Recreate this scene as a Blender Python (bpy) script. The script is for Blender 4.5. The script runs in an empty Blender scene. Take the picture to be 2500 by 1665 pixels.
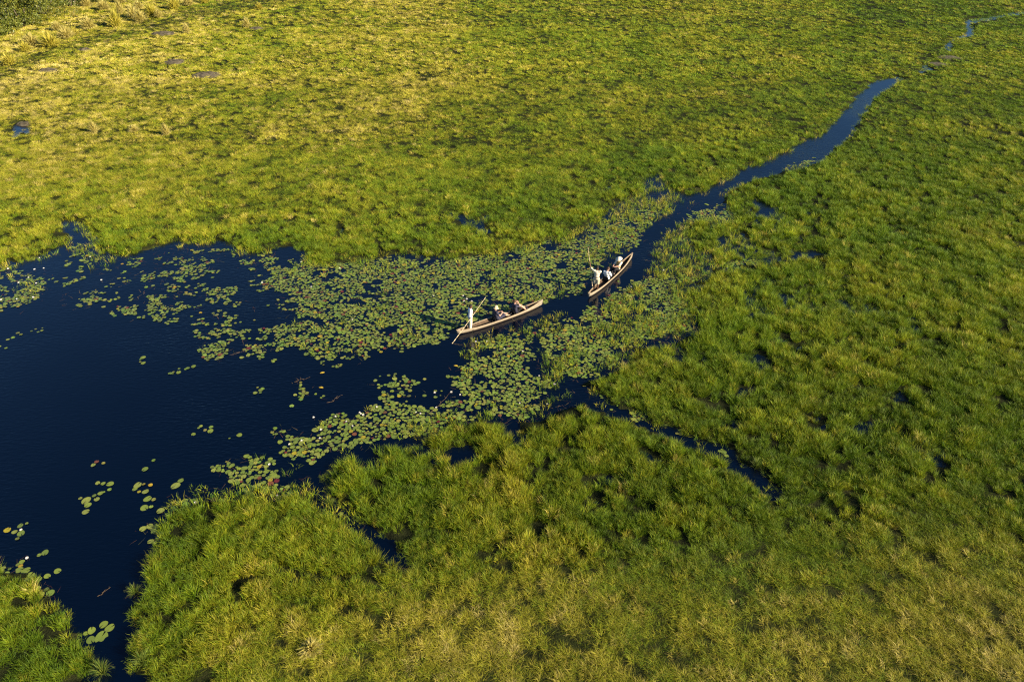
import bpy, bmesh, math, random
import numpy as np
from mathutils import Vector, Matrix

R = math.radians
rng = np.random.default_rng(7)
random.seed(7)
scene = bpy.context.scene
C = scene.collection

# ------------------------------------------------------------------ camera, sky, sun, exposure
PITCH = R(35.0); H = 25.5; FPX = 1750.0
cam_d = bpy.data.cameras.new('camera'); cam = bpy.data.objects.new('camera', cam_d); C.objects.link(cam)
cam.location = (0, 0, H); cam.rotation_euler = (math.pi/2 - PITCH, 0, 0)
cam_d.sensor_width = 36; cam_d.lens = 36*FPX/2500; cam_d.clip_start = 0.5; cam_d.clip_end = 9000
scene.camera = cam

SUN_EL = R(23); SHADOW = Vector((-.90, .436, 0)).normalized()      # direction the shadows fall
to_sun = Vector((-SHADOW.x*math.cos(SUN_EL), -SHADOW.y*math.cos(SUN_EL), math.sin(SUN_EL)))
world = bpy.data.worlds.new('World'); scene.world = world; world.use_nodes = True
wn = world.node_tree.nodes; wn.clear()
sky = wn.new('ShaderNodeTexSky'); sky.sky_type = 'NISHITA'; sky.sun_disc = False
sky.sun_elevation = SUN_EL; sky.sun_rotation = math.atan2(to_sun.x, to_sun.y)
sky.altitude = 950; sky.air_density = 1.25; sky.dust_density = 0.1; sky.ozone_density = 7.5
bg = wn.new('ShaderNodeBackground'); bg.inputs['Strength'].default_value = 0.05
wo = wn.new('ShaderNodeOutputWorld')
world.node_tree.links.new(sky.outputs[0], bg.inputs[0]); world.node_tree.links.new(bg.outputs[0], wo.inputs[0])
sd = bpy.data.lights.new('sun', 'SUN'); sd.energy = 5.0; sd.angle = R(0.5); sd.color = (1.0, .86, .64)
so = bpy.data.objects.new('sun', sd); C.objects.link(so); so.location = to_sun*200
so.rotation_euler = to_sun.to_track_quat('Z', 'Y').to_euler()
vs = scene.view_settings; vs.view_transform = 'Standard'; vs.look = 'None'; vs.gamma = 1; vs.use_curve_mapping = False
vs.exposure = 1.35
scene.cycles.use_denoising = False; scene.cycles.pixel_filter_type = 'BLACKMAN_HARRIS'; scene.cycles.filter_width = 1.25
scene.cycles.max_bounces = 5; scene.cycles.diffuse_bounces = 2; scene.cycles.glossy_bounces = 2
scene.cycles.transmission_bounces = 3; scene.cycles.transparent_max_bounces = 4

# ------------------------------------------------------------------ picture <-> ground
SP, CP = math.sin(PITCH), math.cos(PITCH)
def ground(px, py, z=0.0):                      # photograph pixel (2500 wide) to the level z
    u = (px-1250)/FPX; v = (832.5-py)/FPX
    dx, dy, dz = u, CP+v*SP, -SP+v*CP
    t = (z-H)/dz
    return Vector((dx*t, dy*t, z))
def project(x, y, z=0.0):                       # world to photograph pixel (arrays welcome)
    dz = z-H
    dep = y*CP - dz*SP
    dep = np.maximum(dep, .5)
    return 1250+FPX*x/dep, 832.5-FPX*(y*SP+dz*CP)/dep
DS = 2500/2354.0                                # the maps below were drawn on a 2354 px wide view

# ------------------------------------------------------------------ noise
def vnoise(x, y, seed):
    x = np.asarray(x, float); y = np.asarray(y, float)
    xi = np.floor(x).astype(np.int64); yi = np.floor(y).astype(np.int64)
    fx = x-xi; fy = y-yi; fx = fx*fx*(3-2*fx); fy = fy*fy*(3-2*fy)
    def h(a, b):
        n = (a*374761393 + b*668265263 + seed*1442695041) & 0xffffffff
        n = ((n ^ (n >> 13))*1274126177) & 0xffffffff
        return ((n ^ (n >> 16)) & 0xffffff)/float(0xffffff)
    return (h(xi, yi)*(1-fx)+h(xi+1, yi)*fx)*(1-fy)+(h(xi, yi+1)*(1-fx)+h(xi+1, yi+1)*fx)*fy
def fbm(x, y, seed, o=3):
    a = .5; s = 0; t = 0
    for k in range(o):
        s = s+a*vnoise(x*2**k+17.3*k, y*2**k-9.1*k, seed+k); t += a; a *= .5
    return s/t

# ------------------------------------------------------------------ maps
MX0, MX1, MY0, MY1, MS = -900, 3250, -150, 2150, 3.0
gx = np.arange(MX0, MX1, MS); gy = np.arange(MY0, MY1, MS); GX, GY = np.meshgrid(gx, gy)
def fill(poly):
    p = np.array(poly, float); m = np.zeros(GX.shape, bool)
    x0, y0 = p.min(0); x1, y1 = p.max(0)
    i0 = max(0, int((x0-MX0)/MS)-1); i1 = min(len(gx), int((x1-MX0)/MS)+2)
    j0 = max(0, int((y0-MY0)/MS)-1); j1 = min(len(gy), int((y1-MY0)/MS)+2)
    X = GX[j0:j1, i0:i1]; Y = GY[j0:j1, i0:i1]; s = np.zeros(X.shape, bool)
    for k in range(len(p)):
        ax, ay = p[k-1]; bx, by = p[k]
        if ay == by: continue
        s ^= ((ay > Y) != (by > Y)) & (X < (bx-ax)*(Y-ay)/(by-ay)+ax)
    m[j0:j1, i0:i1] = s
    return m
def line(pts, w):
    m = np.zeros(GX.shape, bool)
    for k in range(len(pts)-1):
        ax, ay, bx, by = *pts[k][:2], *pts[k+1][:2]
        wa = pts[k][2] if len(pts[k]) > 2 else w; wb = pts[k+1][2] if len(pts[k+1]) > 2 else w
        t = np.clip(((GX-ax)*(bx-ax)+(GY-ay)*(by-ay))/((bx-ax)**2+(by-ay)**2+1e-6), 0, 1)
        d = np.hypot((GX-ax-t*(bx-ax)), (GY-ay-t*(by-ay))*1.25)
        m |= d < (wa+(wb-wa)*t)/2
    return m
def blur(a, r):
    a = a.astype(float); k = max(1, int(r/MS))
    for _ in range(2):
        for ax in (0, 1):
            p = np.pad(a, [(k, k) if i == ax else (0, 0) for i in (0, 1)], mode='edge')
            c = np.cumsum(p, axis=ax); n = 2*k
            a = (c[n:, :]-c[:-n, :])/n if ax == 0 else (c[:, n:]-c[:, :-n])/n
            a = a[:GX.shape[0], :GX.shape[1]]
    return a
def look(m, px, py):
    x = (np.asarray(px)/DS-MX0)/MS; y = (np.asarray(py)/DS-MY0)/MS
    x = np.clip(x, 0, m.shape[1]-1.001); y = np.clip(y, 0, m.shape[0]-1.001)
    i = x.astype(int); j = y.astype(int); fx = x-i; fy = y-j
    return (m[j, i]*(1-fx)+m[j, i+1]*fx)*(1-fy)+(m[j+1, i]*(1-fx)+m[j+1, i+1]*fx)*fy

LAKE = [(-900,700),(-200,640),(0,612),(60,604),(110,588),(150,568),(165,545),(138,522),(150,508),(200,520),(222,548),(235,578),(265,594),
 (300,588),(330,588),(370,570),(410,556),(440,566),(500,556),(540,566),(575,580),(600,592),(640,575),(680,572),(700,598),(740,612),
 (780,605),(850,602),(920,590),(990,592),(1060,598),(1130,588),(1200,575),(1270,560),(1330,545),(1360,520),(1400,495),(1440,470),
 (1475,452),(1488,412),(1520,405),(1550,442),(1590,450),(1640,430),(1680,405),(1740,385),(1800,355),(1860,330),(1910,305),
 (1937,270),(1972,230),(2008,200),(2035,185),(2078,183),
 (2064,195),(2032,215),(2008,235),(1990,262),(1972,292),(1955,318),(1925,342),(1895,367),(1870,382),(1840,390),(1800,397),
 (1760,406),(1700,428),(1672,446),(1662,470),(1690,500),(1650,515),(1600,500),(1570,530),(1600,580),(1640,600),(1640,625),
 (1600,645),(1550,660),(1580,700),(1600,745),(1590,775),(1500,795),(1430,800),(1440,822),(1420,850),(1380,870),(1310,888),
 (1350,905),(1340,925),(1330,940),(1300,950),(1240,975),(1180,965),(1100,955),(1040,970),(960,1010),
 (900,1012),(820,1035),(755,1050),(738,1085),(748,1125),(770,1165),(810,1200),(870,1240),(918,1285),(950,1320),(925,1322),
 (890,1285),(835,1235),(775,1190),(715,1150),(690,1138),(640,1142),(570,1135),(540,1155),(490,1150),(425,1158),(392,1175),
 (372,1205),(350,1250),(345,1300),(335,1350),(292,1390),(305,1430),(312,1500),(335,1568),(350,2100),(215,2100),(235,1568),
 (200,1500),(182,1440),(165,1405),(130,1368),(80,1335),(40,1318),(0,1310),(-900,1260)]
lake = fill(LAKE)
sx = lambda x, y: (((1900+x/3.92)/DS), (y/3.92)/DS)
lake |= line([(*sx(1640, 500), 4), (*sx(1640, 440), 4.5), (*sx(1700, 392), 5), (*sx(1830, 345), 6), (*sx(1855, 335), 14), (*sx(1845, 290), 13),
              (*sx(1835, 240), 14), (*sx(1900, 215), 5), (*sx(2000, 200), 4), (*sx(2250, 152), 3.6), (*sx(2600, 118), 3)], 6)
lake |= line([(*sx(1385, 695), 6), (*sx(1440, 662), 9)], 6)
lake |= line([(1640, 612, 9), (1720, 606, 6), (1800, 598, 6), (1880, 588, 7), (1905, 580, 4)], 9)
lake |= line([(1500, 790, 16), (1560, 768, 20), (1600, 760, 12)], 16)
ch1 = line([(700, 1118, 46), (790, 1180, 34), (850, 1230, 30), (900, 1276, 28), (945, 1322, 18)], 20)
ch2 = line([(1300, 890, 30), (1400, 938, 22), (1500, 976, 19), (1600, 1014, 17), (1680, 1056, 21), (1740, 1104, 22), (1785, 1150, 22)], 20)
lake |= ch1 | ch2
CH = blur(ch1 | ch2 | line([(1640, 612, 22), (1905, 580, 16)], 16), 30)
lake |= line([(1170, 960, 16), (1190, 1000, 18), (1195, 1030, 10)], 9)
lake |= line([(1285, 868, 24), (1340, 900, 22), (1400, 925, 18)], 20)
lake |= line([(*(50/DS, 316/DS), 26), (68/DS, 324/DS, 18)], 20) | line([(33/DS, 338/DS, 12), (44/DS, 335/DS, 12)], 12)
LK = blur(lake, 4)
LKS = blur(lake, 34); EDGE = blur(lake, 22)
# grass standing in the water: sparse reeds over lily pads
sparse = np.zeros(GX.shape)
for poly, d in [
    ([(1330,545),(1400,495),(1475,452),(1490,420),(1560,445),(1640,450),(1560,495),(1500,520),(1440,560)], .5),
    ([(1540,540),(1580,505),(1690,500),(1700,560),(1700,620),(1620,650),(1560,660),(1500,640),(1480,600)], .75),
    ([(1240,810),(1420,800),(1430,850),(1310,885),(1330,940),(1240,975),(1190,960),(1240,900)], .55),
    ([(1370,700),(1500,650),(1590,640),(1610,770),(1500,800),(1400,800),(1330,770)], .62),
    ([(1090,760),(1240,720),(1300,715),(1300,760),(1200,790),(1090,830),(1060,860),(1050,850)], .34),
    ([(930,960),(1100,930),(1240,940),(1240,980),(1100,1000),(930,1015)], .4),
    ([(700,1040),(760,1010),(900,990),(960,1000),(900,1020),(750,1060),(730,1130),(700,1130),(660,1100)], .35),
    ([(380,1180),(420,1145),(560,1120),(720,1130),(730,1160),(560,1160),(420,1190),(350,1300)], .7),
    ([(-100,1310),(60,1320),(150,1365),(170,1440),(-100,1460)], .6),
    ([(280,1380),(360,1330),(430,1340),(430,1400),(300,1420)], .55),
    ([(1000,570),(1330,540),(1450,560),(1480,540),(1400,620),(1200,610),(1000,620)], .22),
    ([(690,600),(1000,600),(1000,640),(690,640)], .18),
    ([(150,560),(260,560),(300,610),(170,620)], .3)]:
    sparse = np.maximum(sparse, fill(poly)*d)
sparse = np.maximum(sparse, (ch1 | ch2)*.22); SPARSE = blur(sparse, 10)
# thinner, wetter meadow inside the grass
wet = np.zeros(GX.shape)
for poly, d in [
    ([(1560,640),(1760,640),(1900,760),(2100,900),(2050,1060),(1900,1050),(1750,980),(1600,860),(1480,800),(1600,760)], .18),
    ([(1650,450),(1800,470),(1850,560),(1800,600),(1640,600)], .40),
    ([(950,980),(1180,980),(1200,1100),(1100,1140),(960,1080)], .40),
    ([(400,440),(1000,450),(1300,500),(1330,545),(1000,590),(700,580),(400,560)], .16),
    ([(1300,420),(1500,400),(1480,450),(1400,490),(1280,500)], .3),
    ([(-100,520),(130,520),(160,560),(60,600),(-100,620)], .35)]:
    wet = np.maximum(wet, fill(poly)*d)
WET = blur(wet, 30)
dark = fill([(*sx(1040, 740),), (*sx(1250, 640),), (*sx(1500, 450),), (*sx(1600, 470),), (*sx(1480, 600),), (*sx(1300, 720),), (*sx(1210, 770),)])
dark = dark*.6 + line([(*sx(1340, 740), 10), (*sx(1400, 700), 8), (*sx(1500, 640), 10), (*sx(1680, 520), 10)], 9)*.6
DARK = blur(dark, 6)
hz = fill([(1450,560),(1700,430),(2000,430),(2150,700),(2354,900),(2354,1150),(1900,1180),(1500,960),(1400,800)])*.55
hz = np.maximum(hz, fill([(740,1000),(1150,930),(1500,1000),(1750,1180),(1300,1250),(950,1150),(740,1150)])*.5)
hz = np.maximum(hz, fill([(280,1150),(700,1140),(900,1330),(700,1400),(400,1430),(280,1450)])*.4)
hz = np.maximum(hz, np.clip(wet*2.6, 0, 1)); HOLEZ = blur(hz, 45)
# pads
pads = np.zeros(GX.shape)
for poly, d in [
    ([(620,600),(700,598),(1000,598),(1330,548),(1420,500),(1500,460),(1560,480),(1500,530),(1455,585),(1400,590),(1345,680),(1240,705),
      (1060,755),(1010,790),(880,822),(760,848),(700,815),(640,765),(700,700),(620,655)], .72),
    ([(450,565),(640,575),(650,660),(540,680),(570,760),(560,815),(470,810),(440,765),(360,735),(260,720),(250,640),(300,598)], .42),
    ([(530,690),(700,690),(700,800),(640,840),(560,815)], .30),
    ([(-300,640),(0,620),(60,618),(120,645),(90,695),(40,712),(-300,720)], .60),
    ([(100,640),(260,615),(290,705),(150,712)], .25),
    ([(150,560),(235,590),(270,640),(150,620)], .35),
    ([(452,818),(480,795),(520,790),(540,822),(480,832)], .75),
    ([(540,815),(640,800),(680,850),(600,850)], .3),
    ([(1072,800),(1150,772),(1250,745),(1330,725),(1380,690),(1440,655),(1540,640),(1600,700),(1600,760),(1500,780),(1430,795),(1430,850),(1330,880),
      (1260,900),(1240,975),(1100,955),(1060,1000),(900,1015),(750,1050),(700,1070),(640,1045),(620,1000),(650,985),(720,985),(790,955),(880,930),(930,935),(1000,940),
      (1060,905),(1040,870),(1090,820)], .74),
    ([(640,940),(700,880),(750,915),(700,960),(640,965)], .38),
    ([(860,900),(950,868),(1010,905),(960,930),(880,925)], .35),
    ([(490,1075),(520,1055),(610,1050),(645,1100),(700,1125),(660,1150),(540,1125)], .75),
    ([(365,1165),(420,1140),(520,1150),(540,1180),(400,1185)], .6),
    ([(312,1215),(350,1200),(380,1215),(370,1262),(325,1262)], .55),
    ([(-60,1290),(60,1290),(90,1330),(130,1370),(120,1400),(-60,1420)], .7),
    ([(200,1430),(250,1425),(265,1470),(205,1470)], .35),
    ([(1760,405),(1850,375),(1895,365),(1880,385),(1800,398)], .55),
    ([(1560,505),(1660,470),(1700,500),(1640,540),(1560,560)], .5),
    ([(1500,640),(1560,600),(1760,600),(1760,620),(1650,640),(1560,665)], .6),
    ([(1380,900),(1480,930),(1640,1000),(1740,1080),(1700,1080),(1560,1010),(1380,950)], .25),
    ([(780,1180),(900,1280),(860,1270),(760,1190)], .15),
    ([(1300,800),(1600,770),(1640,830),(1400,930),(1300,900)], .3)]:
    pads = np.maximum(pads, fill(poly)*d)
for poly in ([(500,612),(548,600),(578,640),(562,660),(512,655)], [(585,695),(640,700),(700,740),(640,750),(600,740)],
             [(1420,620),(1460,580),(1500,520),(1560,490),(1640,450),(1690,410),(1850,340),(1860,360),(1760,402),(1680,435),(1610,485),(1530,530),(1500,590),(1400,665),
              (1340,695),(1180,755),(1050,790),(1040,770),(1240,712),(1345,684)],
             [(1230,770),(1280,850),(1230,860)], [(1230,845),(1330,880),(1330,905),(1240,870)]):
    pads[fill(poly)] = 0
PADS = blur(pads, 9)
CHAN = blur(fill([(1460,580),(1500,520),(1560,490),(1640,450),(1690,410),(1850,345),(1910,312),(1950,265),(2010,200),(2040,210),(1960,310),(1880,375),(1760,402),(1680,435),(1610,485),(1530,530),(1500,590),(1400,665),(1340,695),(1180,755),(1050,795),(1000,850),(700,860),(1040,770),(1240,712),(1345,684)]), 6)
# dryness of the meadow and height of the grass
dry = np.zeros(GX.shape)
for poly, d in [([(-900,-150),(900,-150),(1100,150),(900,450),(500,520),(200,500),(-900,560)], .55),
                ([(-900,-150),(520,-150),(400,250),(150,520),(-900,560)], .35),
                ([(-900,-150),(350,-150),(150,130),(-900,170)], .25),
                ([(900,-150),(1900,-150),(1850,200),(1500,300),(1300,450),(900,450)], .30),
                ([(2000,100),(3200,100),(3200,700),(2200,500)], .15),
                ([(380,1400),(900,1330),(1500,1250),(2000,1250),(3200,1200),(3200,2150),(300,2150)], .38),
                ([(600,1480),(1300,1330),(2200,1400),(3200,1500),(3200,2150),(500,2150)], .24)]:
    dry = dry+fill(poly)*d
DRY = blur(np.minimum(dry, 1), 90)
hgt = np.ones(GX.shape)*.50
for poly, h in [([(-900,-150),(3250,-150),(3250,260),(1900,260),(1300,400),(-900,300)], .32),
                ([(-900,300),(1300,400),(1300,470),(-900,520)], .34),
                ([(-900,520),(1300,470),(1400,600),(1000,620),(-900,700)], .55),
                ([(1600,420),(2250,420),(2350,1000),(1850,1160),(1500,1000),(1550,700)], .72),
                ([(1150,950),(1400,940),(1750,1150),(1500,1300),(1000,1300),(740,1150),(740,1040),(950,1020)], .78),
                ([(340,1160),(700,1150),(920,1330),(700,1450),(420,1480),(300,1420)], .82),
                ([(-900,1380),(200,1420),(300,1568),(300,2150),(-900,2150)], .70),
                ([(600,1420),(1400,1300),(3250,1200),(3250,2150),(500,2150)], .28)]:
    hgt[fill(poly)] = h
HGT = blur(hgt, 60)
# smooth short lawn strip at upper left
STRIP = blur(line([(-300, 210, 34), (0, 180, 36), (120, 125, 34), (300, 82, 34), (480, 30, 36), (640, 0, 30), (900, -40, 30)], 34), 8)

# ------------------------------------------------------------------ material helpers
def mat(name):
    m = bpy.data.materials.new(name); m.use_nodes = True
    nt = m.node_tree; b = nt.nodes['Principled BSDF']; return m, nt, b, nt.nodes['Material Output']
def N(nt, t, **k):
    n = nt.nodes.new(t)
    for a, v in k.items():
        if hasattr(n, a): setattr(n, a, v)
        else: n.inputs[a].default_value = v
    return n
def ramp(nt, fac, stops):
    r = nt.nodes.new('ShaderNodeValToRGB'); cr = r.color_ramp
    while len(cr.elements) < len(stops): cr.elements.new(.5)
    for e, (p, c) in zip(cr.elements, stops): e.position = p; e.color = (*c, 1)
    if fac is not None: nt.links.new(fac, r.inputs[0])
    return r
def simple(name, col, rough=.8, var=.25, scale=6.0, spec=.3):
    m, nt, b, o = mat(name)
    tc = N(nt, 'ShaderNodeTexCoord'); n = N(nt, 'ShaderNodeTexNoise', Scale=scale, Detail=6.0)
    nt.links.new(tc.outputs['Object'], n.inputs['Vector'])
    r = ramp(nt, n.outputs[0], [(.3, tuple(c*(1-var) for c in col)), (.7, tuple(min(1, c*(1+var)) for c in col))])
    nt.links.new(r.outputs[0], b.inputs['Base Color'])
    bu = N(nt, 'ShaderNodeBump', Strength=.25, Distance=.01); nt.links.new(n.outputs[0], bu.inputs['Height']); nt.links.new(bu.outputs[0], b.inputs['Normal'])
    b.inputs['Roughness'].default_value = rough; b.inputs['Specular IOR Level'].default_value = spec
    return m

def foliage(name, stops, transl=.22, rough=.55, spec=.25):
    m, nt, b, o = mat(name)
    at = N(nt, 'ShaderNodeAttribute', attribute_type='INSTANCER', attribute_name='tint')
    av = N(nt, 'ShaderNodeAttribute', attribute_type='INSTANCER', attribute_name='val')
    ab = N(nt, 'ShaderNodeAttribute', attribute_type='GEOMETRY', attribute_name='blade')
    m1 = N(nt, 'ShaderNodeMath', operation='MULTIPLY_ADD'); nt.links.new(ab.outputs['Fac'], m1.inputs[0]); m1.inputs[1].default_value = .28
    nt.links.new(at.outputs['Fac'], m1.inputs[2])
    r = ramp(nt, m1.outputs[0], stops)
    mx = N(nt, 'ShaderNodeVectorMath', operation='SCALE'); nt.links.new(r.outputs[0], mx.inputs[0]); nt.links.new(av.outputs['Fac'], mx.inputs['Scale'])
    nt.links.new(mx.outputs[0], b.inputs['Base Color'])
    b.inputs['Roughness'].default_value = rough; b.inputs['Specular IOR Level'].default_value = spec
    tr = N(nt, 'ShaderNodeBsdfTranslucent'); nt.links.new(mx.outputs[0], tr.inputs[0])
    ms = N(nt, 'ShaderNodeMixShader'); ms.inputs[0].default_value = transl
    nt.links.new(b.outputs[0], ms.inputs[1]); nt.links.new(tr.outputs[0], ms.inputs[2]); nt.links.new(ms.outputs[0], o.inputs[0])
    return m
GRASS = foliage('meadow_grass', [(.0, (.024, .072, .006)), (.25, (.085, .165, .008)), (.5, (.175, .250, .011)), (.72, (.34, .32, .018)), (.9, (.52, .43, .07)), (1., (.58, .48, .15))])

def tag(o, label=None, cat=None, group=None, kind=None):
    if label: o['label'] = label
    if cat: o['category'] = cat
    if group: o['group'] = group
    if kind: o['kind'] = kind
    return o
def link(name, me, m=None, parent=None, smooth=False):
    o = bpy.data.objects.new(name, me); C.objects.link(o)
    if m and not me.materials: me.materials.append(m)
    if parent: o.parent = parent
    if smooth: me.polygons.foreach_set('use_smooth', [True]*len(me.polygons))
    return o
def empty(name, loc, rz=0, **k):
    o = bpy.data.objects.new(name, None); C.objects.link(o); o.location = loc; o.rotation_euler = (0, 0, rz); o.empty_display_size = .3
    return tag(o, **k)
def mesh_np(name, V, F):
    me = bpy.data.meshes.new(name); me.from_pydata([tuple(v) for v in V], [], F); me.update(); return me

# ------------------------------------------------------------------ setting: ground, water
xs = np.concatenate([-np.geomspace(4200, 122, 14), np.arange(-120, 120.1, .5), np.geomspace(122, 4200, 14)])
ys = np.concatenate([-np.geomspace(4200, 3, 14), np.arange(4, 40, .4), np.arange(40, 175, .5), np.geomspace(176, 6500, 16)])
X, Y = np.meshgrid(xs, ys)
px, py = project(X, Y)
wx = X+(fbm(X*.9, Y*.9, 3)-.5)*1.1; wy = Y+(fbm(X*.9, Y*.9, 5)-.5)*1.1
pxw, pyw = project(wx, wy)
inl = look(LK, pxw, pyw); wetv = look(WET, px, py); drv = look(DRY, px, py)
inl[Y < 8] = 0
Z = .045+.16*drv+.12*(fbm(X*.35, Y*.35, 11)-.45)+.10*(fbm(X*1.3, Y*1.3, 12, 2)-.5)-.10*wetv-.12*look(DARK, px, py)
hzv = look(HOLEZ, px, py)
Z += .06*(1-np.clip(hzv*2, 0, 1))
Z -= .16*np.clip((.34-fbm(X*.42, Y*.42, 31))*12, 0, 1)*hzv
Z -= .07*np.clip((.36-fbm(X*1.1+40, Y*1.1, 33, 2))*10, 0, 1)*hzv
Z = Z*(1-inl)+(-.55)*inl
Z[(np.abs(X) > 125) | (Y > 176) | (Y < 3)] = .15
nx, ny = len(xs), len(ys)
V = np.stack([X.ravel(), Y.ravel(), Z.ravel()], 1)
I = np.arange(nx*ny).reshape(ny, nx)
F = np.stack([I[:-1, :-1].ravel(), I[:-1, 1:].ravel(), I[1:, 1:].ravel(), I[1:, :-1].ravel()], 1)
me = bpy.data.meshes.new('ground'); me.vertices.add(len(V)); me.vertices.foreach_set('co', V.ravel())
me.loops.add(F.size); me.loops.foreach_set('vertex_index', F.ravel()); me.polygons.add(len(F)); me.polygons.foreach_set('loop_start', np.arange(0, F.size, 4))
me.update(calc_edges=True); me.polygons.foreach_set('use_smooth', [True]*len(F))
at = me.attributes.new('dry', 'FLOAT', 'POINT'); at.data.foreach_set('value', drv.ravel().astype(np.float32))
GROUND, nt, b, o_ = mat('marsh_soil')
tc = N(nt, 'ShaderNodeTexCoord'); n1 = N(nt, 'ShaderNodeTexNoise', Scale=1.6, Detail=8.0, Roughness=.7); n2 = N(nt, 'ShaderNodeTexNoise', Scale=14.0, Detail=4.0)
nt.links.new(tc.outputs['Object'], n1.inputs[0]); nt.links.new(tc.outputs['Object'], n2.inputs[0])
ra = ramp(nt, n1.outputs[0], [(.35, (.010, .011, .006)), (.55, (.022, .026, .009)), (.75, (.045, .042, .016))])
rb = ramp(nt, n1.outputs[0], [(.3, (.014, .017, .005)), (.55, (.028, .034, .008)), (.75, (.055, .050, .014))])
ad = N(nt, 'ShaderNodeAttribute', attribute_name='dry'); mxc = N(nt, 'ShaderNodeMix', data_type='RGBA')
nt.links.new(ad.outputs['Fac'], mxc.inputs[0]); nt.links.new(ra.outputs[0], mxc.inputs[6]); nt.links.new(rb.outputs[0], mxc.inputs[7])
nt.links.new(mxc.outputs[2], b.inputs['Base Color']); b.inputs['Roughness'].default_value = .95; b.inputs['Specular IOR Level'].default_value = .05
bu = N(nt, 'ShaderNodeBump', Strength=.6, Distance=.08); nt.links.new(n2.outputs[0], bu.inputs['Height']); nt.links.new(bu.outputs[0], b.inputs['Normal'])
me.materials.append(GROUND); tag(link('ground', me), kind='structure')
GZ = Z; 
def ground_z(x, y):
    i = np.clip(np.searchsorted(xs, x)-1, 0, nx-2); j = np.clip(np.searchsorted(ys, y)-1, 0, ny-2)
    fx = (x-xs[i])/(xs[i+1]-xs[i]); fy = (y-ys[j])/(ys[j+1]-ys[j])
    return (GZ[j, i]*(1-fx)+GZ[j, i+1]*fx)*(1-fy)+(GZ[j+1, i]*(1-fx)+GZ[j+1, i+1]*fx)*fy

WATER, nt, b, o_ = mat('dark_water')
b.inputs['Base Color'].default_value = (.0, .0018, .008, 1); b.inputs['Roughness'].default_value = .04; b.inputs['IOR'].default_value = 1.42
tc = N(nt, 'ShaderNodeTexCoord'); mp = N(nt, 'ShaderNodeMapping'); mp.inputs['Rotation'].default_value = (0, 0, R(38)); mp.inputs['Scale'].default_value = (1, 3.2, 1)
nt.links.new(tc.outputs['Object'], mp.inputs[0])
w1 = N(nt, 'ShaderNodeTexNoise', Scale=2.2, Detail=3.0, Roughness=.55, Distortion=.4); nt.links.new(mp.outputs[0], w1.inputs[0])
pm = N(nt, 'ShaderNodeTexNoise', Scale=.09, Detail=2.0); nt.links.new(tc.outputs['Object'], pm.inputs[0])
pr = ramp(nt, pm.outputs[0], [(.40, (.25,)*3), (.6, (1,)*3)])
bu = N(nt, 'ShaderNodeBump', Distance=.05); nt.links.new(w1.outputs[0], bu.inputs['Height'])
mm = N(nt, 'ShaderNodeMath', operation='MULTIPLY'); nt.links.new(pr.outputs[0], mm.inputs[0]); mm.inputs[1].default_value = .55
nt.links.new(mm.outputs[0], bu.inputs['Strength']); nt.links.new(bu.outputs[0], b.inputs['Normal'])
tag(link('water', mesh_np('water', [(-4100, -4100, 0), (4100, -4100, 0), (4100, 6400, 0), (-4100, 6400, 0)], [(0, 1, 2, 3)]), WATER), kind='structure')

# ------------------------------------------------------------------ boats first (their place keeps pads away)
def boat_frame(st, bw, zs, zb):
    a = ground(*st, zs); c = ground(*bw, zb); a.z = c.z = 0
    d = c-a; return (a+c)/2, math.atan2(d.y, d.x), d.length
B1 = boat_frame((1116, 808), (1323, 731), .30, .50)
B2 = boat_frame((1438, 718), (1544, 617), .30, .50)
print('boats', B1, B2)
def in_boat(x, y, pad=.12):
    r = np.zeros(np.shape(x), bool)
    for c, a, L in (B1, B2):
        dx = x-c.x; dy = y-c.y; u = dx*math.cos(a)+dy*math.sin(a); v = -dx*math.sin(a)+dy*math.cos(a)
        r |= (np.abs(u) < L/2+pad) & (np.abs(v) < .36*np.sqrt(np.clip(1-(u/(L/2+.2))**2, 0, 1))+pad)
    return r

# ------------------------------------------------------------------ grass clumps
def clump(name, nb, spread, hmin, hmax, lean, width, segs=3, droop=.5, seed=0, seedhead=False, m=None):
    r = random.Random(seed); V = []; F = []; att = []
    for k in range(nb):
        a = r.uniform(0, 2*math.pi); d = spread*math.sqrt(r.random()); bx, by = d*math.cos(a), d*math.sin(a)
        h = r.uniform(hmin, hmax); la = a+r.uniform(-1.1, 1.1); l = lean*r.uniform(.25, 1.2)*h
        fa = r.uniform(0, math.pi); w = width*r.uniform(.6, 1.3); ux, uy = math.cos(fa)*w/2, math.sin(fa)*w/2
        dr = droop*r.uniform(.2, 1.3); i0 = len(V); tb = r.random()
        for s in range(segs+1):
            t = s/segs; z = h*(t-dr*.5*t*t*t); off = l*(t*t)+dr*h*.35*t**3
            x, y = bx+math.cos(la)*off, by+math.sin(la)*off; q = 1-.15*t if s < segs else .0
            if s < segs: V += [(x-ux*q, y-uy*q, z), (x+ux*q, y+uy*q, z)]; att += [tb, tb]
            else: V.append((x, y, z)); att.append(tb)
        for s in range(segs-1):
            q = i0+2*s; F.append((q, q+1, q+3, q+2))
        q = i0+2*(segs-1); F.append((q, q+1, q+2))
    me = mesh_np(name, V, F); a_ = me.attributes.new('blade', 'FLOAT', 'POINT'); a_.data.foreach_set('value', np.array(att, np.float32))
    me.materials.append(m or GRASS); return me
def proto(me): return bpy.data.objects.new(me.name, me)
lush = [proto(clump('lush_clump', 74, .29, .38, 1.1, .30, .0145, 3, .38, s)) for s in range(4)]
short = [proto(clump('short_clump', 72, .36, .35, 1.05, .58, .0155, 2, .3, 20+s)) for s in range(4)]
fartuft = [proto(clump('far_clump', 44, .50, .5, 1.0, .55, .045, 2, .3, 40+s)) for s in range(3)]
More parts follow.
